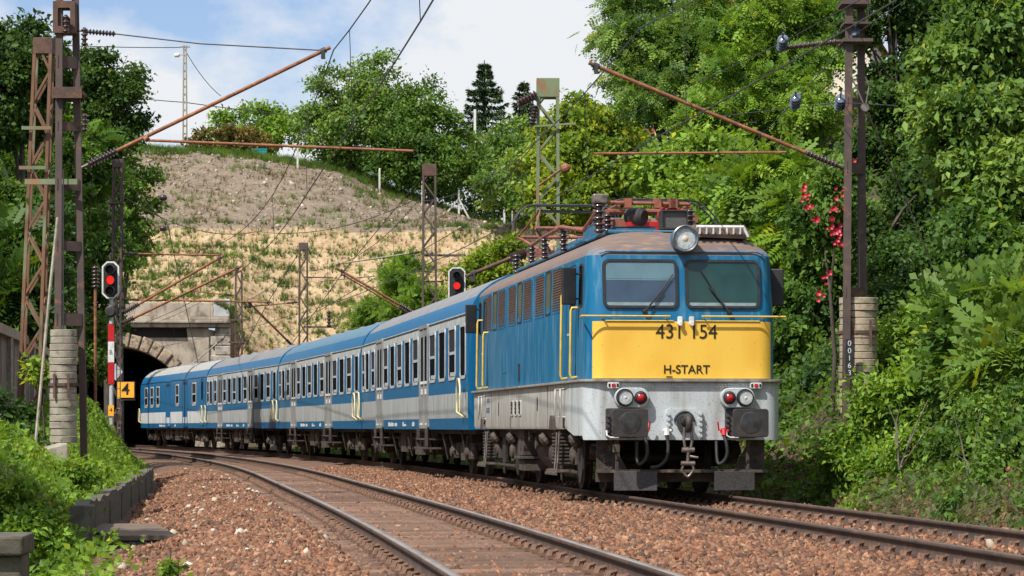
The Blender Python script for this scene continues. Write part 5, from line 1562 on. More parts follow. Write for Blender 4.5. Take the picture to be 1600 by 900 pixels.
# ---------------------------------------------------------------- signals
lit = bpy.data.materials.new("red_signal_light"); lit.use_nodes = True
B_ = lit.node_tree.nodes["Principled BSDF"]; B_.inputs["Base Color"].default_value = (.5, .01, .01, 1)
B_.inputs["Emission Color"].default_value = (1, .03, .02, 1); B_.inputs["Emission Strength"].default_value = .9
def signal(label, px, ptop, Y, base_z, full):
    c = at(px, ptop, Y)
    root = empty("railway_signal", (c.x, Y, base_z), 0, label, "railway signal", "railway signals showing red")
    top = c.z - base_z
    s = Y / F     # metres per pixel there
    W, H = 27 * s, 58 * s
    cz = top - H / 2
    def octo(w, h, k):
        return [(w / 2, h / 2 - k), (w / 2 - k, h / 2), (-w / 2 + k, h / 2), (-w / 2, h / 2 - k), (-w / 2, -h / 2 + k), (-w / 2 + k, -h / 2), (w / 2 - k, -h / 2), (w / 2, -h / 2 + k)]
    fn = lambda a, z, d: Vector((a, -.16 - d, cz + z))
    p = MB(); p.prism(octo(W - .05, H - .05, .13), fn, -.02, .01); hp = part("signal_plate", p, M['rubber'], root)
    p = MB(); p.ring(octo(W, H, .14), octo(W - .09, H - .09, .115), fn, -.02, .02); part("plate_border", p, M['white'], hp)
    for k, z in enumerate((.33, 0, -.33)):
        h = MB(); zc = cz + z * H * .86
        h.lathe((0, -.17, zc), (0, -1, -.05), [(.135, 0), (.135, .22), (.125, .22), (.125, 0)], 20, caps=False)
        h.mi = 1; h.lathe((0, -.17, zc), (0, -1, 0), [(.12, 0), (.12, .03), (.06, .055), (.001, .06)], 20)
        part("signal_lamp", h, [M['black'], lit if k == 1 else M['rubber']], root, smooth=40)
    bx = MB(); bx.box(-.16, .16, -.12, .12, cz - H * .4, cz + H * .4); part("lamp_housing", bx, M['black'], root)
    pole = MB(); pole.tube([(0, 0, -.5), (0, 0, cz)], .062, 12); part("pole", pole, M['alu'], root, smooth=40)
    if full:
        z_of = lambda py: EYE + (HZ - py) / F * Y - base_z
        for y0, y1, mt in ((506, 534, 'signal_red'), (534, 566, 'white'), (566, 600, 'signal_red')):
            q = MB(); q.box(-.085, .085, -.085, -.07, z_of(y1), z_of(y0)); q.box(-.085, -.07, -.07, .02, z_of(y1), z_of(y0)); q.box(.07, .085, -.07, .02, z_of(y1), z_of(y0)); part("pole_marking", q, M[mt], root)
        text("marking_letter", "B", .17, M['text'], (0, -.087, z_of(551)), (math.radians(90), 0, 0), root, .001)
        q = MB(); q.box(-.08, .08, -.09, -.075, z_of(650), z_of(633)); yp = part("number_tag", q, M['plate_orange'], root)
        text("tag_digit", "4", .17, M['text'], (0, -.092, z_of(641)), (math.radians(90), 0, 0), yp, .001)
        q = MB(); q.lathe((0, -.08, z_of(487)), (0, -1, 0), [(.17, 0), (.17, .05), (.12, .08), (.12, .2)], 20); part("lower_lamp", q, M['black'], root, smooth=40)
        q = MB()
        q.tube([(.14, .1, -.3), (.14, .1, cz - .3)], .014, 6); q.tube([(.24, .1, -.3), (.24, .1, cz - .3)], .014, 6)
        for k in range(13): q.tube([(.14, .1, .2 + k * .28), (.24, .1, .2 + k * .28)], .01, 6)
        part("ladder", q, M['steel'], root)
    else:
        q = MB(); q.box(-.25, .25, -.3, .3, cz - H * .55, cz - H * .52); part("platform", q, M['steel'], root)
b = base_of(173, 82)
signal("three-lamp signal on a red and white post marked B, on the left bank", 174, 409, 82, b.z, True)
b = base_of(714, 100)
signal("three-lamp signal showing red, half hidden behind the coach roof", 714, 418, 100, b.z, False)

# thin rusty pole with an insulator near the left signal
b = base_of(149, 84); pt_ = empty("rusty_pole", b, 0, "thin rusty pole topped by a dark insulator, left of the signal post", "pole")
x = MB(); zt_ = at(149, 450, 84).z - b.z; x.tube([(0, 0, -.4), (0, 0, zt_)], .045, 8); part("shaft", x, M['rust_tube'], pt_)
x = MB(); insulator(x, (0, 0, zt_), (0, 0, 1), .65, .12, 6); part("insulator", x, M['insul'], pt_, smooth=40)

# ---------------------------------------------------------------- walls, kerb, fence, ridge furniture
def along(fx, d, Ys, z0, z1, th, name, mat, parent=None):
    b = MB()
    pts = [(float(fx(Y)) + (d(Y) if callable(d) else d), Y) for Y in Ys]
    n = len(pts)
    zz0 = [z0(Y) if callable(z0) else z0 for Y in Ys]; zz1 = [z1(Y) if callable(z1) else z1 for Y in Ys]
    vs = []
    for (x, y), a, c in zip(pts, zz0, zz1): vs += [(x, y, a), (x + th, y, a), (x + th, y, c), (x, y, c)]
    fs = [(4 * i + k, 4 * i + (k + 1) % 4, 4 * (i + 1) + (k + 1) % 4, 4 * (i + 1) + k) for i in range(n - 1) for k in range(4)] + [(0, 1, 2, 3), (4 * n - 1, 4 * n - 2, 4 * n - 3, 4 * n - 4)]
    b.add(vs, fs)
    return b.build(name, mat, parent)
# long panel wall on the left bank
rw = empty("boundary_wall", (0, 0, 0), 0, "long weathered concrete wall with a coping on the left bank", "wall")
YsW = list(np.arange(52, 108, 2.0))
panel_mat = pmat("wall_render", lin(158, 138, 124), lin(130, 116, 106), .9, 1.2, c3=lin(96, 84, 76), scale3=2.2, st3=(1, 1, .4), lo3=.5, hi3=.7, bump=.4)
dW = lambda Y: min(-6.2 + .9 * (Y - 60) / 35, -5.25)
along(XL, dW, YsW, .4, 2.86, .18, "wall_panel", panel_mat, rw)
along(XL, lambda Y: dW(Y) - .11, YsW, 2.862, 3.06, .40, "coping", M['conc_warm'], rw)
for Y in YsW[::2]:
    x = MB(); xx = float(XL(Y)) + dW(Y) + .18; x.box(xx, xx + .10, Y - .12, Y + .12, .4, 2.855); part("buttress", x, M['conc'], rw)
# retaining kerb along the foot of the left bank
rk = empty("retaining_kerb", (0, 0, 0), 0, "low mossy concrete retaining kerb between grass bank and ballast", "kerb")
YsK = list(np.arange(36, 70, .5))
vk = lambda Y: float(vnoise(Y * 1.1, 3.3))
dk = lambda Y: -float(toe(Y))
along(XL, lambda Y: dk(Y) - .10, YsK, -.8, lambda Y: -.02 + .07 * (vk(Y) - .5), .13, "kerb_wall", M['conc_dark'], rk)
along(XL, lambda Y: dk(Y) - .14, YsK, lambda Y: -.018 + .07 * (vk(Y) - .5), lambda Y: .04 + .12 * (vk(Y * 1.7) - .5), .17, "kerb_coping", M['conc_dark'], rk)
for Y in YsK[3::9]:
    x = MB(); xx = float(XL(Y)) + dk(Y) + .03; x.box(xx, xx + .02, Y - .04, Y + .04, -.8, -.06); part("kerb_post", x, M['conc_dark'], rk)
x = MB(); xx = float(XL(35.8)) + dk(35.8); x.box(xx - .16, xx + .10, 35.55, 35.98, -.8, .03); part("end_post", x, M['conc_dark'], rk, bevel=.02)
# drain with a plank cover at the kerb's near end
rd = empty("drain_cover", (float(XL(36.5)) - 3.25, 36.4, -.42), math.radians(10), "weathered slab cover over a dark drain mouth at the kerb's near end", "drain")
x = MB()
for k in range(7): x.box(-.42, .48, -1.3 + k * .62, -.70 + k * .62, .03, .10)
part("slab", x, M['wood'], rd, bevel=.012)
x = MB(); x.box(-.42, -.30, -1.25, 3.0, -.4, .026); x.box(.38, .48, -1.25, 3.0, -.4, .026); x.box(-.30, .38, .4, .5, -.4, .026); part("drain_wall", x, M['conc_dark'], rd)
x = MB(); x.box(-.36, .44, -1.34, -1.305, -.35, .02); part("drain_mouth", x, M['rubber'], rd)  # black plate stands in for the darkness inside the drain
# low capped pillar in the near left corner
p = at(20, 845, 27); rp_ = empty("capped_pillar", (p.x, 27, -1.0), math.radians(4), "low concrete pillar with a wide cap in the near left corner", "pillar")
x = MB(); x.box(-.32, .10, -.2, .6, -.5, .80); part("shaft", x, M['conc_dark'], rp_, bevel=.02)
x = MB(); x.box(-.5, .125, -.3, .8, .803, .985); part("cap", x, M['conc_dark'], rp_, bevel=.025)
# sloping concrete wing wall under the left mast
x = MB(); pts_ = [(62, 704), (106, 692), (108, 745), (78, 800), (46, 800)]
x.prism([(q.x, q.z) for q in (at(a_, c_, 44.6) for a_, c_ in pts_)], lambda a_, z_, d_: Vector((a_ - .25 * d_, 44.6 + d_, z_)), 0, 1.4)
tag(x.build("concrete_slab", M['conc'], None, bevel=.02), "sloping pale concrete slab below the left counterweights", "slab")

# fence on the ridge
fence_mat = pmat('fence_concrete', lin(206, 202, 192), lin(184, 180, 170), .85, 6)
def fence_post(px, y0, y1, lab, braces=()):
    Y = 182.3
    top = at(px, y0, Y); base = at(px, y1, Y)
    r = empty("fence_post", base, 0, lab, "fence post", "white concrete fence posts along the ridge")
    h = top.z - base.z
    x = MB(); x.bar((0, 0, -.9), (0, 0, h), .12); part("shaft", x, fence_mat, r)
    x = MB(); x.bar((0, 0, h - .02), (0, .25, h + .1), .10); part("post_tip", x, fence_mat, r)
    for bx, by in braces:
        q = at(bx, by, Y) - base; x = MB(); x.bar((0, -.1, h * .7), (q.x, -.1, q.z - .3), .10); part("brace", x, fence_mat, r)
for px, y0, y1, lab, br in ((465, 230, 258, "leftmost white fence post, at the top of the bare slope", ()), (593, 266, 305, "white fence post below the leafy ridge tree", ()),
                            (660, 284, 320, "white fence post just left of the box-headed mast", ()), (717, 300, 336, "white fence post with two diagonal braces", ((692, 332), (737, 342))),
                            (788, 313, 349, "white fence post low on the ridge, right of the braced one", ()), (801, 332, 352, "shortest white fence post at the ridge's low end", ())):
    fence_post(px, y0, y1, lab, br)
# lamp post
c = at(289, 218, 190); r = empty("lamp_post", c, 0, "grey concrete lamp post standing against the sky on the ridge", "lamp post")
x = MB(); h = at(289, 71, 190).z - c.z
for s in (-1, 1): x.bar((s * .13, 0, -1.5), (s * .08, 0, h), .09, .16)
for k in range(12): x.box(-.12, .12, -.06, .06, -.2 + k * h / 12, -.08 + k * h / 12)
part("shaft", x, M['conc'], r)
x = MB(); x.tube([(0, 0, h - .7), (-.25, -.1, h - .6)], .04, 6); x.lathe((-.3, -.1, h - .62), (-1, 0, -.15), [(.08, 0), (.16, .1), (.13, .35), (.04, .42)], 12); part("lamp_head", x, M['white'], r, smooth=40)
x = MB(); x.bar((-.35, 0, h - .1), (.35, 0, h - .1), .08); part("cross_arm", x, M['conc'], r)
# thin white post by the spruce
c = at(742, 228, 192); x = MB(); x.bar(c - Vector((0, 0, 1)), at(742, 171, 192), .16); tag(x.build("white_post", M['white'], None), "thin white post in front of the tall dark spruce", "post")
# teal bin, broken slab
c = at(405, 246, 186); r = empty("teal_bin", c, 0, "small teal bin at the ridge edge under the bushes", "bin")
x = MB(); x.prism([(-.42, 0), (.42, 0), (.5, .5), (-.5, .5)], lambda a, z, d: Vector((a, d, z)), 0, .7); teal = pmat("teal_plastic", lin(20, 150, 156), None, .5); part("body", x, teal, r)
x = MB(); x.box(-.52, .52, -.03, .74, .5, .58); part("lid", x, teal, r)
c = at(268, 258, 183); x = MB(); MT = Matrix.Translation(c) @ Matrix.Rotation(math.radians(4), 4, 'Y') @ Matrix.Rotation(math.radians(-28), 4, 'X')
x.prism([(-1.3, -.5), (.1, -.55), (1.1, -.45), (1.25, -.1), (.8, .35), (-1.3, .3)], lambda a, z, d: MT @ Vector((a, d, z)), -.2, .25); tag(x.build("broken_slab", M['conc_warm'], None, bevel=.04), "broken pale concrete slab stuck in the top of the bare slope", "slab")

# pale house glimpsed through the trees
def house(px, py, Y, w, d, h, lab, col):
    c = at(px, py, Y); r = empty("house", (c.x, Y, c.z - h), math.radians(-12), lab, "house")
    x = MB(); x.box(-w / 2, w / 2, 0, d, -4, h); part("wall", x, pmat("house_plaster", col, tuple(q * .85 for q in col), .9, 1.0), r)
    x = MB(); x.prism([(-w / 2 - .3, h), (w / 2 + .3, h), (0, h + w * .3)], lambda a, z, d_: Vector((a, d_, z)), -.3, d + .3); part("roof", x, pmat("clay_roof", lin(170, 92, 62), lin(140, 76, 54), .85, 3, bump=.4), r)
    for k in range(int(w // 2)):
        a = -w / 2 + 1 + k * 2
        f = MB(); f.ring(rr(a, h - 1.4, .9, 1.3, .02), rr(a, h - 1.4, .76, 1.16, .01), lambda p_, q_, d_: Vector((p_, -d_, q_)), -.02, .04); fo = part("window", f, M['white'], r)
        f = MB(); f.prism(rr(a, h - 1.4, .77, 1.17, .01), lambda p_, q_, d_: Vector((p_, -d_, q_)), -.03, .006); part("pane", f, M['pane'], fo)
house(1048, 236, 132, 5.2, 6, 4.0, "pale house glimpsed through the trees above the locomotive", lin(214, 212, 206))
house(1190, 60, 120, 9, 7, 6.5, "cream house with a clay roof behind the tall feathery trees", lin(226, 214, 196))

# ---------------------------------------------------------------- vegetation
def tmpl_kite(w=.30, fold=.07):
    v = np.array([(0, 0, 0), (.42, w, fold), (1, 0, -.06), (.42, -w, fold)]); return v, np.array([(0, 1, 2, 3)])
def tmpl_frond(n=7, ll=.34, w=.085, droop=.35):
    V = []; Fc = []
    for i in range(n):
        t = .18 + .82 * i / (n - 1)
        L_ = ll * (1 - .45 * abs(t - .5) * 1.3)
        for s in (-1, 1):
            if i == n - 1 and s > 0: continue
            a = (1, 0) if i == n - 1 else (.42, s * .9)
            p = np.array((t, 0, -droop * t * t)); q = p + np.array((a[0] * L_, a[1] * L_, -.12 * L_)); m = (p + q) / 2
            o = np.array((-a[1], a[0], 0)) * w
            k = len(V); V += [p, m + o + (0, 0, .02), q, m - o + (0, 0, .02)]; Fc.append((k, k + 1, k + 2, k + 3))
    V += [np.array((0, .008, 0)), np.array((1, .008, -droop)), np.array((1, -.008, -droop)), np.array((0, -.008, 0))]
    k = len(V); Fc.append((k - 4, k - 3, k - 2, k - 1))
    return np.array(V), np.array(Fc)
def tmpl_blade():
    V = []; Fc = []
    for j, (x, y) in enumerate(((-.18, .05), (.05, -.12), (.2, .1), (-.02, .2), (-.1, -.15))):
        h = 1 - .13 * j; k = len(V)
        V += [(0 + .02, x * .2, y * .2), (0, x * .2 + .055, y * .2), (h, x + .01, y), (h, x, y + .012)]; Fc.append((k, k + 1, k + 2, k + 3))
    return np.array(V), np.array(Fc)
def _fold(w):
    v = np.array([(0, 0, 0), (.42, w, .10), (1, 0, -.14), (.5, 0, -.03), (.42, -w, .10)]); return v, np.array([(0, 1, 2, 3), (0, 3, 2, 4)])
KITE, BROAD, FROND, BLADE = tmpl_kite(), _fold(.33), tmpl_frond(), tmpl_blade()
FOLD = _fold(.27)
SPRAY = tmpl_frond(5, .34, .09, .25)

def unit(a): return a / np.maximum(np.linalg.norm(a, axis=1), 1e-6)[:, None]
def leaf_arrays(P, A, Nn, size, tmpl):
    a = unit(A); b = unit(np.cross(Nn, a)); n = np.cross(a, b)
    tv, tf = tmpl
    V = P[:, None, :] + size[:, None, None] * (tv[None, :, 0, None] * a[:, None, :] + tv[None, :, 1, None] * b[:, None, :] + tv[None, :, 2, None] * n[:, None, :])
    Fc = tf[None] + len(tv) * np.arange(len(P))[:, None, None]
    return V.reshape(-1, 3), Fc.reshape(-1, tf.shape[1])

def crown_points(blobs, rng, n, clump, flat=.6, core=.35):
    """blobs: (centre, (rx,ry,rz), weight) -> points, outward, clump tone"""
    w = np.array([b[2] * (b[1][0] * b[1][2]) for b in blobs]); w = w / w.sum()
    Ps, Os, Ts = [], [], []
    for (c, r, _), k in zip(blobs, w):
        m = max(8, int(n * k)); r = np.array(r); c = np.array(c)
        nc = max(6, int(2.2 * (r[0] * r[2] + r[0] * r[1]) / (clump * clump)))
        u = unit(rng.randn(nc, 3)); rad = core + (1 - core) * rng.rand(nc, 1) ** .55
        cc = u * r * rad; tone = rng.rand(nc)
        # a lumpy surface: some directions bulge, others recede
        bul = .80 + .42 * vnoise(u[:, 0] * 2.3 + c[0], u[:, 2] * 2.3 + u[:, 1] * 1.7 + c[2])
        cc *= bul[:, None]
        idx = rng.randint(nc, size=m)
        off = rng.randn(m, 3) * clump * np.array((.5, .5, .5 * flat))
        p = cc[idx] + off
        Ps.append(p + c); Os.append(unit(p / r)); Ts.append(tone[idx])
    return np.vstack(Ps), np.vstack(Os), np.concatenate(Ts)

def tones(rng, t, dark, light, spread=.22, yellow=.0):
    dark, light = np.array(dark), np.array(light)
    t = np.clip(t + rng.randn(len(t)) * .22, 0, 1)[:, None]
    c = dark * (1 - t) + light * t
    c = c * (1 + spread * rng.randn(len(c), 1)).clip(.45, 1.7)
    if yellow:
        k = rng.rand(len(c)) < yellow; c[k] = c[k] * np.array((1.9, 1.35, .8))
    return c.clip(.004, .5)

PAL = {
    'mid': ((.030, .075, .018), (.085, .165, .035)),
    'bright': ((.055, .125, .020), (.135, .235, .038)),
    'maple': ((.060, .120, .016), (.165, .235, .022)),
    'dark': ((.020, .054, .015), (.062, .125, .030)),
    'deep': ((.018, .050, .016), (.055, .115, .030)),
    'spruce': ((.018, .042, .022), (.045, .085, .042)),
    'brownish': ((.05, .055, .02), (.13, .11, .045)),
    'walnut': ((.040, .095, .022), (.120, .205, .055)),
    'grey': ((.09, .10, .075), (.16, .17, .13)),
}
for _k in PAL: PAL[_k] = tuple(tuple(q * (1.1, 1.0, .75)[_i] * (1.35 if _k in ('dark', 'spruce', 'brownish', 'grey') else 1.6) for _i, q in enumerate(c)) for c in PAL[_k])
def limbs(root, blobs, base, r0, mat, rng, name="trunk"):
    b = MB(); base = Vector(base)
    top = sum((Vector(c) for c, r, w in blobs), Vector()) / len(blobs)
    low = min(c[2] for c, r, w in blobs)
    fork = Vector((base.x * .5 + top.x * .5, base.y * .5 + top.y * .5, base.z + max(.4, (low - base.z) * .6)))
    b.tube([base - Vector((0, 0, .4)), base.lerp(fork, .5) + Vector((rng.uniform(-.1, .1), 0, 0)), fork], [r0 * 1.25, r0, r0 * .8], 8)
    for c, r, w in blobs:
        c = Vector(c)
        mid = fork.lerp(c, .5) + Vector((rng.uniform(-.2, .2), rng.uniform(-.2, .2), .15)) * r[0] * .5
        b.tube([fork, mid, c], [r0 * .62, r0 * .4, r0 * .18], 6)
        for k in range(7):
            u = Vector((rng.uniform(-1, 1) * r[0], rng.uniform(-1, .6) * r[1], rng.uniform(-.3, 1) * r[2])) * .85
            s = mid.lerp(c, rng.random()); e = c + u
            b.tube([s, s.lerp(e, .5) + Vector((0, 0, .08 * r[2])), e], [r0 * .2, r0 * .12, r0 * .04], 5)
    o = b.build(name, mat, root, smooth=60)
    return o

SEED = [100]
def tree(name, label, blobs, pal, n, size, tmpl=KITE, clump=.5, group=None, cat="tree", base=None, r0=.14, flat=.65, down=.25, yellow=.02, bark='bark', core=.35, parts=True):
    """blobs in photograph pixels with a distance: (px, py, rx, ry, Y[, weight])"""
    SEED[0] += 1; rng = np.random.RandomState(SEED[0]); prng = random.Random(SEED[0])
    W = []
    for bl in blobs:
        px, py, rx, ry, Y = bl[:5]
        c = at(px, py, Y); k = Y / F
        W.append(((c.x, c.y, c.z), (rx * k, min(rx, ry * 1.3) * k * .85, ry * k), bl[5] if len(bl) > 5 else 1))
    if base is None:
        mx = sum(c[0] for c, r, w in W) / len(W); my = sum(c[1] for c, r, w in W) / len(W)
        gzv = float(hill_z(np.array(mx), np.array(my))) if my > 156 else ground_at(mx, my)
        low = min(c[2] - r[2] for c, r, w in W)
        base = (mx, my, min(gzv, low + .3))
    root = empty(name, base, 0, label, cat, group)
    B0 = np.array(base)
    P, O, T = crown_points(W, rng, n, clump, flat, core)
    P = P - B0
    gl = rng.randn(len(P), 3)
    A = O * .55 + gl * .75 + np.array((0, 0, -down)); Nn = np.array((-.15, -.18, .6)) + O * .6 + rng.randn(len(P), 3) * .55
    S = size * (.42 + 1.0 * rng.rand(len(P)) ** 1.3)
    v, f = leaf_arrays(P, A, Nn, S, tmpl)
    col = np.repeat(tones(rng, T, *PAL[pal], yellow=yellow), len(tmpl[1]), 0)
    o = np_mesh("crown", v, f, M['leaf'], root, col)
    Wl = [((c[0] - B0[0], c[1] - B0[1], c[2] - B0[2]), r, w) for c, r, w in W]
    limbs(root, Wl, (0, 0, 0), r0, M[bark], prng)
    return root

def spruce(label, px, ytop, ybot, half, Y, n, seed):
    rng = np.random.RandomState(seed)
    top, bot = at(px, ytop, Y), at(px, ybot, Y); k = Y / F; H = top.z - bot.z; R_ = half * k
    root = empty("spruce_tree", bot, 0, label, "spruce tree", "spruces on the ridge")
    t_ = MB(); t_.tube([(0, 0, -1), (0, 0, H * .5), (0, 0, H)], [.22, .13, .03], 8); part("trunk", t_, M['bark'], root)
    P, A, Nn, T = [], [], [], []
    tiers = 17
    for i in range(tiers):
        t = (i + rng.rand() * .5) / tiers; z = H * (.04 + .95 * t); r = R_ * (1 - t) ** 1.0 * (.7 + .5 * rng.rand()) + .06
        nb = int(4 + 5 * (1 - t))
        for j in range(nb):
            a = 2 * math.pi * (j + rng.rand() * .7) / nb; rj = r * (.65 + .5 * rng.rand())
            m = max(5, int(n / tiers / nb))
            s = rng.rand(m) ** .7
            d = np.array((math.cos(a), math.sin(a), 0)); q = np.array((-d[1], d[0], 0))
            pz = z - .28 * rj * s + .30 * rj * s ** 3
            p = d * (s * rj)[:, None] + q * (rng.randn(m) * .12 * rj * (1.1 - s))[:, None]; p[:, 2] = pz - .06 * rng.rand(m)
            P.append(p); A.append(np.tile(d, (m, 1)) * .8 + rng.randn(m, 3) * .4 + np.array((0, 0, -.35))); Nn.append(np.array((0, 0, 1)) + rng.randn(m, 3) * .4); T.append(np.full(m, rng.rand()))
    P, A, Nn, T = map(np.concatenate, (P, A, Nn, T))
    v, f = leaf_arrays(P, A, Nn, .34 * (.6 + .6 * rng.rand(len(P))), tmpl_kite(.15, .03))
    np_mesh("crown", v, f, M['needle'], root, tones(rng, T, *PAL['spruce']))

# --- on the ridge
tree("walnut_tree", "broad spreading tree on the ridge, its crown reaching highest left of centre", [(520, 150, 48, 52, 186), (580, 130, 42, 50, 186), (545, 200, 75, 50, 186), (490, 200, 35, 40, 186), (605, 190, 50, 60, 185), (560, 240, 70, 38, 186)],
     'walnut', 26000, .25, KITE, .75, "trees on the ridge", r0=.22, yellow=.03)
tree("walnut_tree", "darker spreading tree on the ridge, just left of the box-headed mast", [(655, 170, 42, 45, 184), (690, 205, 42, 45, 184), (650, 225, 60, 50, 183), (700, 260, 40, 40, 183), (620, 255, 45, 35, 184), (735, 245, 30, 35, 184)],
     'mid', 24000, .25, KITE, .75, "trees on the ridge", r0=.22)
spruce("tall dark spruce standing clear against the sky on the ridge", 757, 94, 250, 88, 200, 14000, 3)
spruce("smaller dark spruce peeping out left of the pale green mast", 819, 126, 240, 50, 205, 6000, 4)
tree("round_bush", "rounded bright green bushy tree on the skyline right of the lamp post", [(395, 200, 62, 34, 205), (440, 205, 45, 32, 205), (350, 205, 40, 28, 205)], 'bright', 7000, .32, KITE, .7, "trees on the ridge", "bush", r0=.12)
tree("barberry_bush", "brownish green bush at the left end of the ridge", [(345, 222, 46, 22, 187), (390, 225, 40, 20, 187)], 'brownish', 5000, .25, KITE, .5, None, "bush", r0=.08)
tree("dead_bush", "pale bare twiggy bush at the foot of the tall spruce", [(757, 235, 22, 26, 190)], 'grey', 500, .16, KITE, .4, None, "bush", r0=.1, bark='palebark')
tree("hazel_bush", "soft green bush between the dark ridge tree and the spruce", [(720, 280, 60, 35, 190), (765, 275, 45, 40, 190), (690, 290, 40, 22, 190), (820, 330, 60, 30, 186), (770, 315, 50, 28, 188), (800, 345, 50, 24, 187)], 'mid', 9000, .28, KITE, .6, "bushes behind the ridge fence", "bush", r0=.1)
tree("hazel_bush", "pale green bush left of the pale green mast, in front of the small spruce", [(800, 230, 38, 50, 168), (790, 290, 45, 45, 165), (822, 270, 36, 60, 160)], 'walnut', 10000, .26, KITE, .6, "bushes behind the ridge fence", "bush", r0=.12)
tree("hazel_bush", "low dark hedge-like bush behind the fence posts on the ridge", [(600, 262, 45, 22, 193), (655, 272, 45, 24, 193), (550, 250, 50, 16, 194)], 'deep', 7000, .26, KITE, .6, "bushes behind the ridge fence", "bush", r0=.1)
# --- right side, far to near
tree("maple_tree", "yellow-green maple right of the pale green mast", [(900, 200, 55, 45, 116), (870, 260, 50, 55, 114), (930, 260, 55, 55, 114), (900, 320, 75, 40, 112), (955, 210, 40, 40, 117)], 'maple', 20000, .24, BROAD, .55, "tall trees along the right bank", r0=.2, yellow=.06)
tree("elm_tree", "darker green tree filling the gap behind the yellow-green maple", [(985, 220, 55, 50, 122), (1010, 290, 60, 60, 118), (960, 320, 50, 45, 116)], 'mid', 14000, .24, KITE, .6, "tall trees along the right bank", r0=.18)
tree("robinia_tree", "tall feathery tree whose branches reach furthest left into the sky", [(985, 40, 45, 50, 86), (1040, 90, 70, 60, 86), (1060, 10, 70, 50, 88), (1010, 130, 50, 40, 85), (1110, 60, 70, 70, 87), (1080, 160, 70, 50, 86)],
     'walnut', 20000, .34, SPRAY, .55, "tall trees along the right bank", r0=.2, down=.45)
tree("robinia_tree", "second tall feathery tree, behind the raised right-hand cantilever", [(1180, 40, 70, 70, 84), (1250, 80, 60, 70, 84), (1160, 130, 70, 55, 83), (1230, 170, 65, 55, 82), (1290, 30, 55, 60, 85), (1130, 190, 60, 45, 82)],
     'bright', 20000, .34, SPRAY, .55, "tall trees along the right bank", r0=.2, down=.45)
tree("ash_tree", "mid green tree rising behind the locomotive's front roof", [(1060, 270, 60, 50, 78), (1110, 250, 60, 50, 76), (1150, 300, 60, 60, 72), (1060, 330, 60, 40, 76)], 'bright', 20000, .22, KITE, .5, "tall trees along the right bank", r0=.16)
tree("ailanthus_shrub", "feathery shrub with long fronds between locomotive mirror and right-hand mast", [(1215, 300, 55, 60, 62), (1260, 360, 50, 60, 60), (1180, 350, 45, 50, 64)], 'bright', 5200, .55, FROND, .4, "feathery shrubs on the right bank", "shrub", r0=.08, down=.3)
tree("elder_shrub", "dense green shrub directly right of the locomotive's yellow front", [(1255, 470, 50, 60, 58), (1290, 430, 45, 60, 57), (1240, 540, 40, 60, 57)], 'mid', 16000, .15, BROAD, .4, "leafy shrubs on the right bank", "shrub", r0=.08)
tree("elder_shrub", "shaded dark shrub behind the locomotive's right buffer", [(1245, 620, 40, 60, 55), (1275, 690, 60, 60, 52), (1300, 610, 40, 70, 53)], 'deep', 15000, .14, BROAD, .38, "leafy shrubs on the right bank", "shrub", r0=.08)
tree("ivy_tree", "ivy-clad dark tree behind the right-hand mast", [(1390, 60, 60, 80, 57), (1440, 120, 60, 110, 57), (1400, 220, 65, 90, 56), (1450, 300, 70, 90, 55), (1390, 360, 60, 70, 54), (1470, 20, 60, 60, 58)], 'dark', 56000, .115, BROAD, .42, None, r0=.25, yellow=0)
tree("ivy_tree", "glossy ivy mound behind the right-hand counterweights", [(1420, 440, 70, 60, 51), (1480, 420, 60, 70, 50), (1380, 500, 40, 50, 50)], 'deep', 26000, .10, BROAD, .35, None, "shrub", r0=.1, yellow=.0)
tree("walnut_tree", "large-leaved walnut filling the top right corner", [(1560, 60, 80, 80, 47), (1500, 110, 55, 70, 47), (1550, 190, 80, 70, 46), (1510, 270, 60, 60, 46), (1580, 300, 60, 70, 45), (1480, 190, 40, 50, 47)], 'walnut', 42000, .150, FOLD, .42, None, r0=.14, down=.5, yellow=.05)
tree("walnut_tree", "smaller walnut bough hanging over the ivy at the right edge", [(1560, 390, 70, 55, 44), (1520, 350, 50, 50, 45)], 'mid', 10000, .15, BROAD, .4, None, "shrub", r0=.08, down=.4)
tree("hedge_shrub", "large bright shrub bulging out below the right-hand mast", [(1400, 600, 75, 70, 45), (1450, 540, 70, 70, 45), (1352, 690, 48, 48, 43), (1440, 640, 90, 70, 43), (1490, 520, 60, 60, 45)], 'bright', 40000, .110, FOLD, .33, "leafy shrubs on the right bank", "shrub", r0=.07, yellow=.04)
tree("ailanthus_shrub", "feathery fronded shrub at the right edge, above the near rails", [(1560, 500, 60, 60, 42), (1590, 570, 50, 50, 40), (1530, 570, 45, 50, 42)], 'walnut', 2600, .52, FROND, .35, "feathery shrubs on the right bank", "shrub", r0=.06, down=.15)
tree("bramble_shrub", "tangled low shrub beside the rails under the big bright shrub", [(1340, 730, 50, 45, 44), (1400, 730, 60, 45, 42), (1460, 720, 55, 50, 41), (1310, 770, 30, 30, 44), (1370, 785, 50, 28, 41.5), (1440, 790, 50, 28, 40)], 'bright', 30000, .095, FOLD, .3, "leafy shrubs on the right bank", "shrub", r0=.05, yellow=.04)
tree("bramble_shrub", "leafy low shrub in the lower right corner beside the far rail", [(1540, 700, 60, 60, 39), (1590, 740, 60, 60, 37), (1500, 770, 50, 36, 38.5), (1570, 640, 60, 50, 39), (1540, 800, 60, 26, 36.5)], 'mid', 26000, .095, FOLD, .3, "leafy shrubs on the right bank", "shrub", r0=.05, yellow=.03)
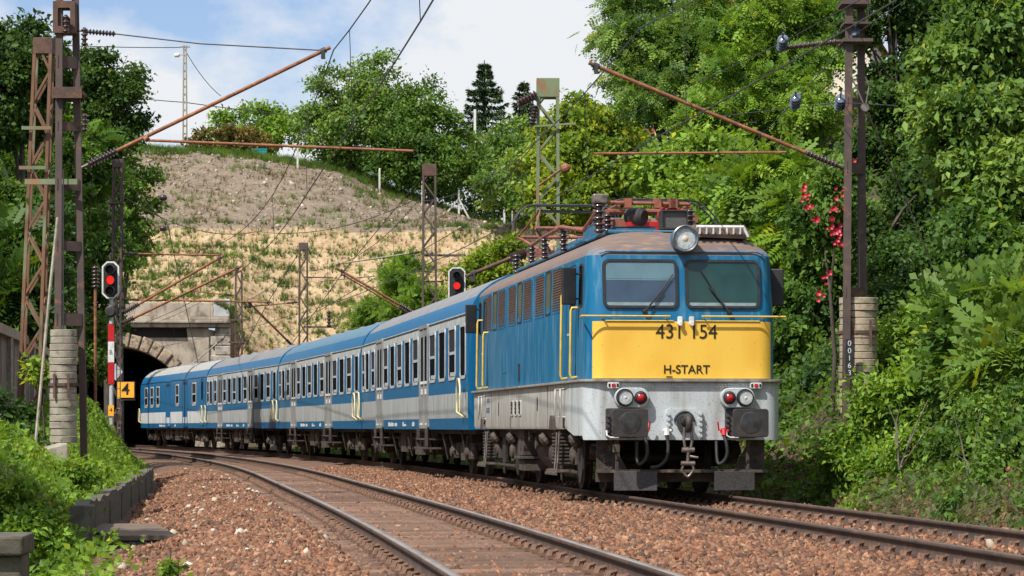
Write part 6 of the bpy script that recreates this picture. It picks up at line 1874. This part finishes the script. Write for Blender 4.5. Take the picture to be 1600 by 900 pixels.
# climbing rose
rose = tree("rose_bush", "climbing rose with red flowers beside the right-hand mast", [(1285, 330, 38, 60, 50), (1310, 290, 26, 40, 49)], 'mid', 6000, .12, BROAD, .35, None, "rose", r0=.04)
fl = MB(); rng_ = random.Random(9)
for (px, py) in [(1256, 298), (1258, 312), (1300, 318), (1302, 332), (1304, 345), (1298, 352), (1310, 352), (1312, 300), (1306, 368), (1335, 254), (1296, 430), (1284, 465), (1316, 372), (1270, 350), (1290, 440), (1308, 388), (1322, 330), (1262, 326)]:
    for k in range(3):
        c = at(px + rng_.uniform(-7, 7), py + rng_.uniform(-9, 9), 48.6 + rng_.uniform(-.3, .3)) - rose.location; r_ = rng_.uniform(.018, .04)
        for q in range(5):
            a = q * 1.256 + rng_.random(); d = Vector((math.cos(a), -.5, math.sin(a))).normalized()
            e = d.cross(Vector((0, 1, 0))).normalized() * r_ * .8
            fl.add([c, c + d * r_ + e, c + d * r_ * 1.7, c + d * r_ - e], [(0, 1, 2, 3)])
rf_ = fl.build("flowers", pmat("red_petal", (.42, .012, .03), (.55, .03, .06), .5, 30), rose, fix=False)
tag(rf_, kind="stuff")
# --- left side
tree("linden_tree", "dark full-crowned tree against the sky at the left edge", [(30, 90, 60, 60, 98), (10, 170, 60, 80, 98), (70, 140, 35, 60, 99)], 'dark', 26000, .20, BROAD, .6, "trees on the left bank", r0=.22)
tree("linden_tree", "dark rounded tree on the skyline left of the lamp post", [(165, 125, 48, 45, 132), (190, 165, 40, 50, 132), (140, 180, 50, 60, 132), (195, 205, 34, 30, 132)], 'dark', 26000, .21, BROAD, .62, "trees on the left bank", r0=.22)
tree("ailanthus_tree", "bright feathery tree between the two leftmost masts", [(60, 250, 60, 50, 104), (110, 220, 55, 40, 105), (130, 260, 46, 45, 105), (40, 310, 60, 50, 102)], 'mid', 8000, .55, FROND, .5, "trees on the left bank", r0=.15, down=.3)
tree("ash_tree", "leafy tree above the tunnel mouth's left side", [(185, 250, 45, 50, 148), (215, 300, 30, 50, 149), (165, 320, 50, 50, 147), (200, 360, 36, 45, 148), (175, 400, 45, 40, 146)], 'mid', 15000, .24, KITE, .55, "trees on the left bank", r0=.16)
tree("elder_shrub", "green shrub behind the left signal", [(140, 400, 45, 55, 105), (110, 350, 50, 50, 100), (150, 470, 40, 60, 104), (130, 540, 45, 60, 102)], 'mid', 17000, .20, KITE, .5, "shrubs on the left bank", "shrub", r0=.1)
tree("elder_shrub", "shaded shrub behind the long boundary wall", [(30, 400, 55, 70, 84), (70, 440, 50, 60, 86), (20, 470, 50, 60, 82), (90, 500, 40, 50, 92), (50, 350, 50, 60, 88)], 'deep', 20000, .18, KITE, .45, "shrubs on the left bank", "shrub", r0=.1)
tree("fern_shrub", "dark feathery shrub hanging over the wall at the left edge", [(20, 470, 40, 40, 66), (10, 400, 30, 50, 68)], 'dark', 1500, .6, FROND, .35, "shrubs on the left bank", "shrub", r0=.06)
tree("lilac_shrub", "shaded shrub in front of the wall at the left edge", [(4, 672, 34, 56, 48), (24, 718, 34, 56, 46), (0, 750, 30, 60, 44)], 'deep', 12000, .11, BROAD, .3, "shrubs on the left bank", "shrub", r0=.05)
tree("weed_clump", "tall bright weeds at the foot of the left mast", [(80, 800, 40, 36, 38), (110, 760, 35, 36, 42), (60, 850, 45, 40, 34), (20, 800, 36, 44, 36)], 'bright', 13000, .095, FOLD, .22, "shrubs on the left bank", "weeds", r0=.02, yellow=.05)
tree("sapling", "young yellowish sapling beside the left counterweights", [(66, 578, 22, 18, 47.5)], 'maple', 500, .11, KITE, .2, None, "sapling", r0=.02)
tree("weed_tuft", "small weed growing in the ballast at the bottom of the picture", [(266, 886, 20, 14, 23.5)], 'bright', 260, .06, KITE, .08, None, "weeds", r0=.006)
SEED[0] = 900
tree("elm_tree", "shade tree on the left bank just outside the picture, over the near weeds", [(-420, 240, 260, 190, 32.2), (-250, 290, 180, 150, 33.2), (-520, 300, 200, 170, 34)], 'mid', 12000, .2, BROAD, .5, None, r0=.14)
SEED[0] = 140
# bushes on the slope behind the coaches
tree("robinia_sapling", "bright young tree on the slope in front of the box-headed mast", [(640, 440, 40, 35, 120), (610, 480, 45, 30, 120), (660, 480, 40, 30, 119), (580, 500, 35, 18, 121)], 'bright', 8500, .30, SPRAY, .45, None, "sapling", r0=.06, down=.3)
tree("hazel_bush", "bright bush by the signal behind the coach roofs", [(745, 430, 40, 30, 106), (780, 425, 40, 30, 100), (800, 390, 22, 24, 96)], 'maple', 9000, .18, KITE, .4, None, "bush", r0=.06)

# --- ground cover
def cover(name, label, sampler, n, size, tmpl, pal, seed, upn=.8, axis_up=.0, yellow=.03):
    rng = np.random.RandomState(seed)
    P, T = sampler(rng, n); m = len(P)
    A = rng.randn(m, 3) * (1 - .6 * axis_up) + np.array((0, 0, axis_up * 2.2)); Nn = rng.randn(m, 3) * .6 + np.array((-.25, -.25, upn))
    v, f = leaf_arrays(P, A, Nn, size * (.6 + .7 * rng.rand(m)), tmpl)
    o = np_mesh(name, v, f, M['leaf'], None, np.repeat(tones(rng, T, *PAL[pal], yellow=yellow), len(tmpl[1]), 0))
    return tag(o, label, None, None, "stuff")
def right_bank(rng, n):
    Y = 24 + 109 * rng.rand(n) ** 1.4; e = 2.25 + 12 * rng.rand(n) ** 1.35
    X = XL(Y) + 4.6 + e
    mound = .9 * np.clip(fbm(X * .8, Y * .8) + .35, 0, 1) * np.clip((e - 2.1) / 1.2, .1, 1)
    return np.c_[X, Y, gz(e + 4.6, Y) + mound * rng.rand(n) ** .5], np.clip(.5 + 1.4 * fbm(X, Y * 1.3), 0, 1)
cover("undergrowth", "leafy undergrowth covering the right bank", right_bank, 130000, .12, BROAD, 'mid', 31)
def left_bank(rng, n):
    Y = 24 + 101 * rng.rand(n) ** 1.2; d = -toe(Y) - .02 - 2.8 * rng.rand(n)
    d = d + np.where(Y < 35.5, .75 * rng.rand(n) ** 2 + .1 * rng.randn(n), 0)
    X = XL(Y) + d
    return np.c_[X, Y, gz(d, Y) + .30 * rng.rand(n) ** 1.5 * np.clip(.5 + 2 * fbm(X, Y), .1, 1)], np.clip(.5 + 1.4 * fbm(X * 1.2, Y), 0, 1)
cover("undergrowth", "low green weeds over the left bank", left_bank, 60000, .10, BROAD, 'bright', 32)
def left_grass(rng, n):
    Y = 33 + 95 * rng.rand(n) ** 1.1; d = -toe(Y) - .05 - 2.8 * rng.rand(n)
    return np.c_[XL(Y) + d, Y, gz(d, Y) - .02], np.clip(.6 + 1.4 * fbm((XL(Y) + d) * 1.4, Y), 0, 1)
cover("grass", "long grass over the left bank", left_grass, 16000, .20, BLADE, 'bright', 33, .2, 1.0, .08)
def far_left(rng, n):
    Y = 52 + 100 * rng.rand(n); d = -6.9 - 22 * rng.rand(n)
    X = XL(Y) + d
    return np.c_[X, Y, gz(d, Y) + 1.3 * rng.rand(n) ** 1.4 * np.clip(.5 + 2 * fbm(X * .4, Y * .4), .1, 1)], rng.rand(n)
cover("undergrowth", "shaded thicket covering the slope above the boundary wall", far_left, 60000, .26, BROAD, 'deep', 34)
def hill_tufts(rng, n):
    X = -28 + 34 * rng.rand(n); Y = 152 + 36 * rng.rand(n)
    low = Y < 167
    Y = np.where(low & (rng.rand(n) < .75), np.round(Y / 1.15) * 1.15 + .15 * rng.randn(n), Y)
    dens = np.where(low, .45 + 1.5 * fbm(X * .3, Y * .3), .0 + .8 * fbm(X * .25 + 9, Y * .25))
    dens = np.where(Y > 183.2, 1.2, dens)
    por = (X > -27.6) & (X < -15.7)
    dens = np.where(por & (Y < 164.5) & (Y > 157.8), .95, dens)
    k = (rng.rand(n) < dens) & ~(por & (Y < 157.8)); X, Y = X[k], Y[k]
    m = 5; X = np.repeat(X, m) + .12 * rng.randn(len(X) * m); Y = np.repeat(Y, m) + .12 * rng.randn(len(Y) * m)
    return np.c_[X, Y, hill_z(X, Y) - .03], np.clip(.5 + 1.5 * fbm(X * .7, Y * .7), 0, 1)
cover("grass_tufts", "grass tufts dotted in rows over the netted hillside", hill_tufts, 13000, .42, BLADE, 'mid', 35, .2, .9, .10)
def hill_stones(rng, n):
    X = -27 + 30 * rng.rand(n); Y = 152 + 32 * rng.rand(n)
    k = ~((X > -27.6) & (X < -15.7) & (Y < 158)) & ((Y > 166) | (rng.rand(n) < .5)); X, Y = X[k], Y[k]
    k = rng.rand(len(X)) < .25 + 2.2 * np.clip(fbm(X * .22 + 3, Y * .22), 0, 1); X, Y = X[k], Y[k]
    return np.c_[X, Y, hill_z(X, Y) + .02]
stones("hill_stones", 4200, hill_stones, .03, .17, [lin(176, 164, 148), lin(158, 146, 130), lin(136, 122, 106)], 36, "pale stones scattered over the bare slope")
def hill_dry(rng, n):
    X = -28 + 34 * rng.rand(n); Y = 151 + 35 * rng.rand(n)
    k = ~((X > -27.6) & (X < -15.7) & (Y < 157.8)) & (rng.rand(n) < .35 + 1.2 * fbm(X * .5, Y * .5)); X, Y = X[k], Y[k]
    m = 4; X = np.repeat(X, m) + .15 * rng.randn(len(X) * m); Y = np.repeat(Y, m) + .15 * rng.randn(len(Y) * m)
    return np.c_[X, Y, hill_z(X, Y) - .02], rng.rand(len(X))
cover("dead_grass", "dry brownish tufts over the hillside", hill_dry, 8000, .30, BLADE, 'brownish', 38, .2, .6)
# dry root mat at the foot of the right bank
def roots(rng, n):
    Y = 33.5 + 8 * rng.rand(n); e = 2.35 + .3 * rng.rand(n)
    return np.c_[XR(Y) + e, Y, gz(e + 4.6, Y) + .45 * rng.rand(n)], rng.rand(n)
cover("dead_grass", "dry grey grass hanging over the foot of the right bank", roots, 1200, .15, BLADE, 'grey', 37, .1, -.8)
# bare dead branches in the near right shrubs
for k, (px, py, Y, lab) in enumerate(((1405, 690, 40.5, "bare twig curving through the low shrub under the counterweights"), (1520, 735, 37.5, "pale bare branches sticking out of the lower right shrub"))):
    b = MB(); c = at(px, py, Y); rg = random.Random(50 + k)
    for j in range(6):
        d = Vector((rg.uniform(-.5, .5), rg.uniform(-.3, .1), rg.uniform(.1, .8)))
        b.tube([c - Vector((0, 0, .4)), c + d * .5 + Vector((rg.uniform(-.1, .1), 0, 0)), c + d], [.012, .009, .004], 5)
    tag(b.build("dead_branch", M['palebark'], None), lab, "branch")
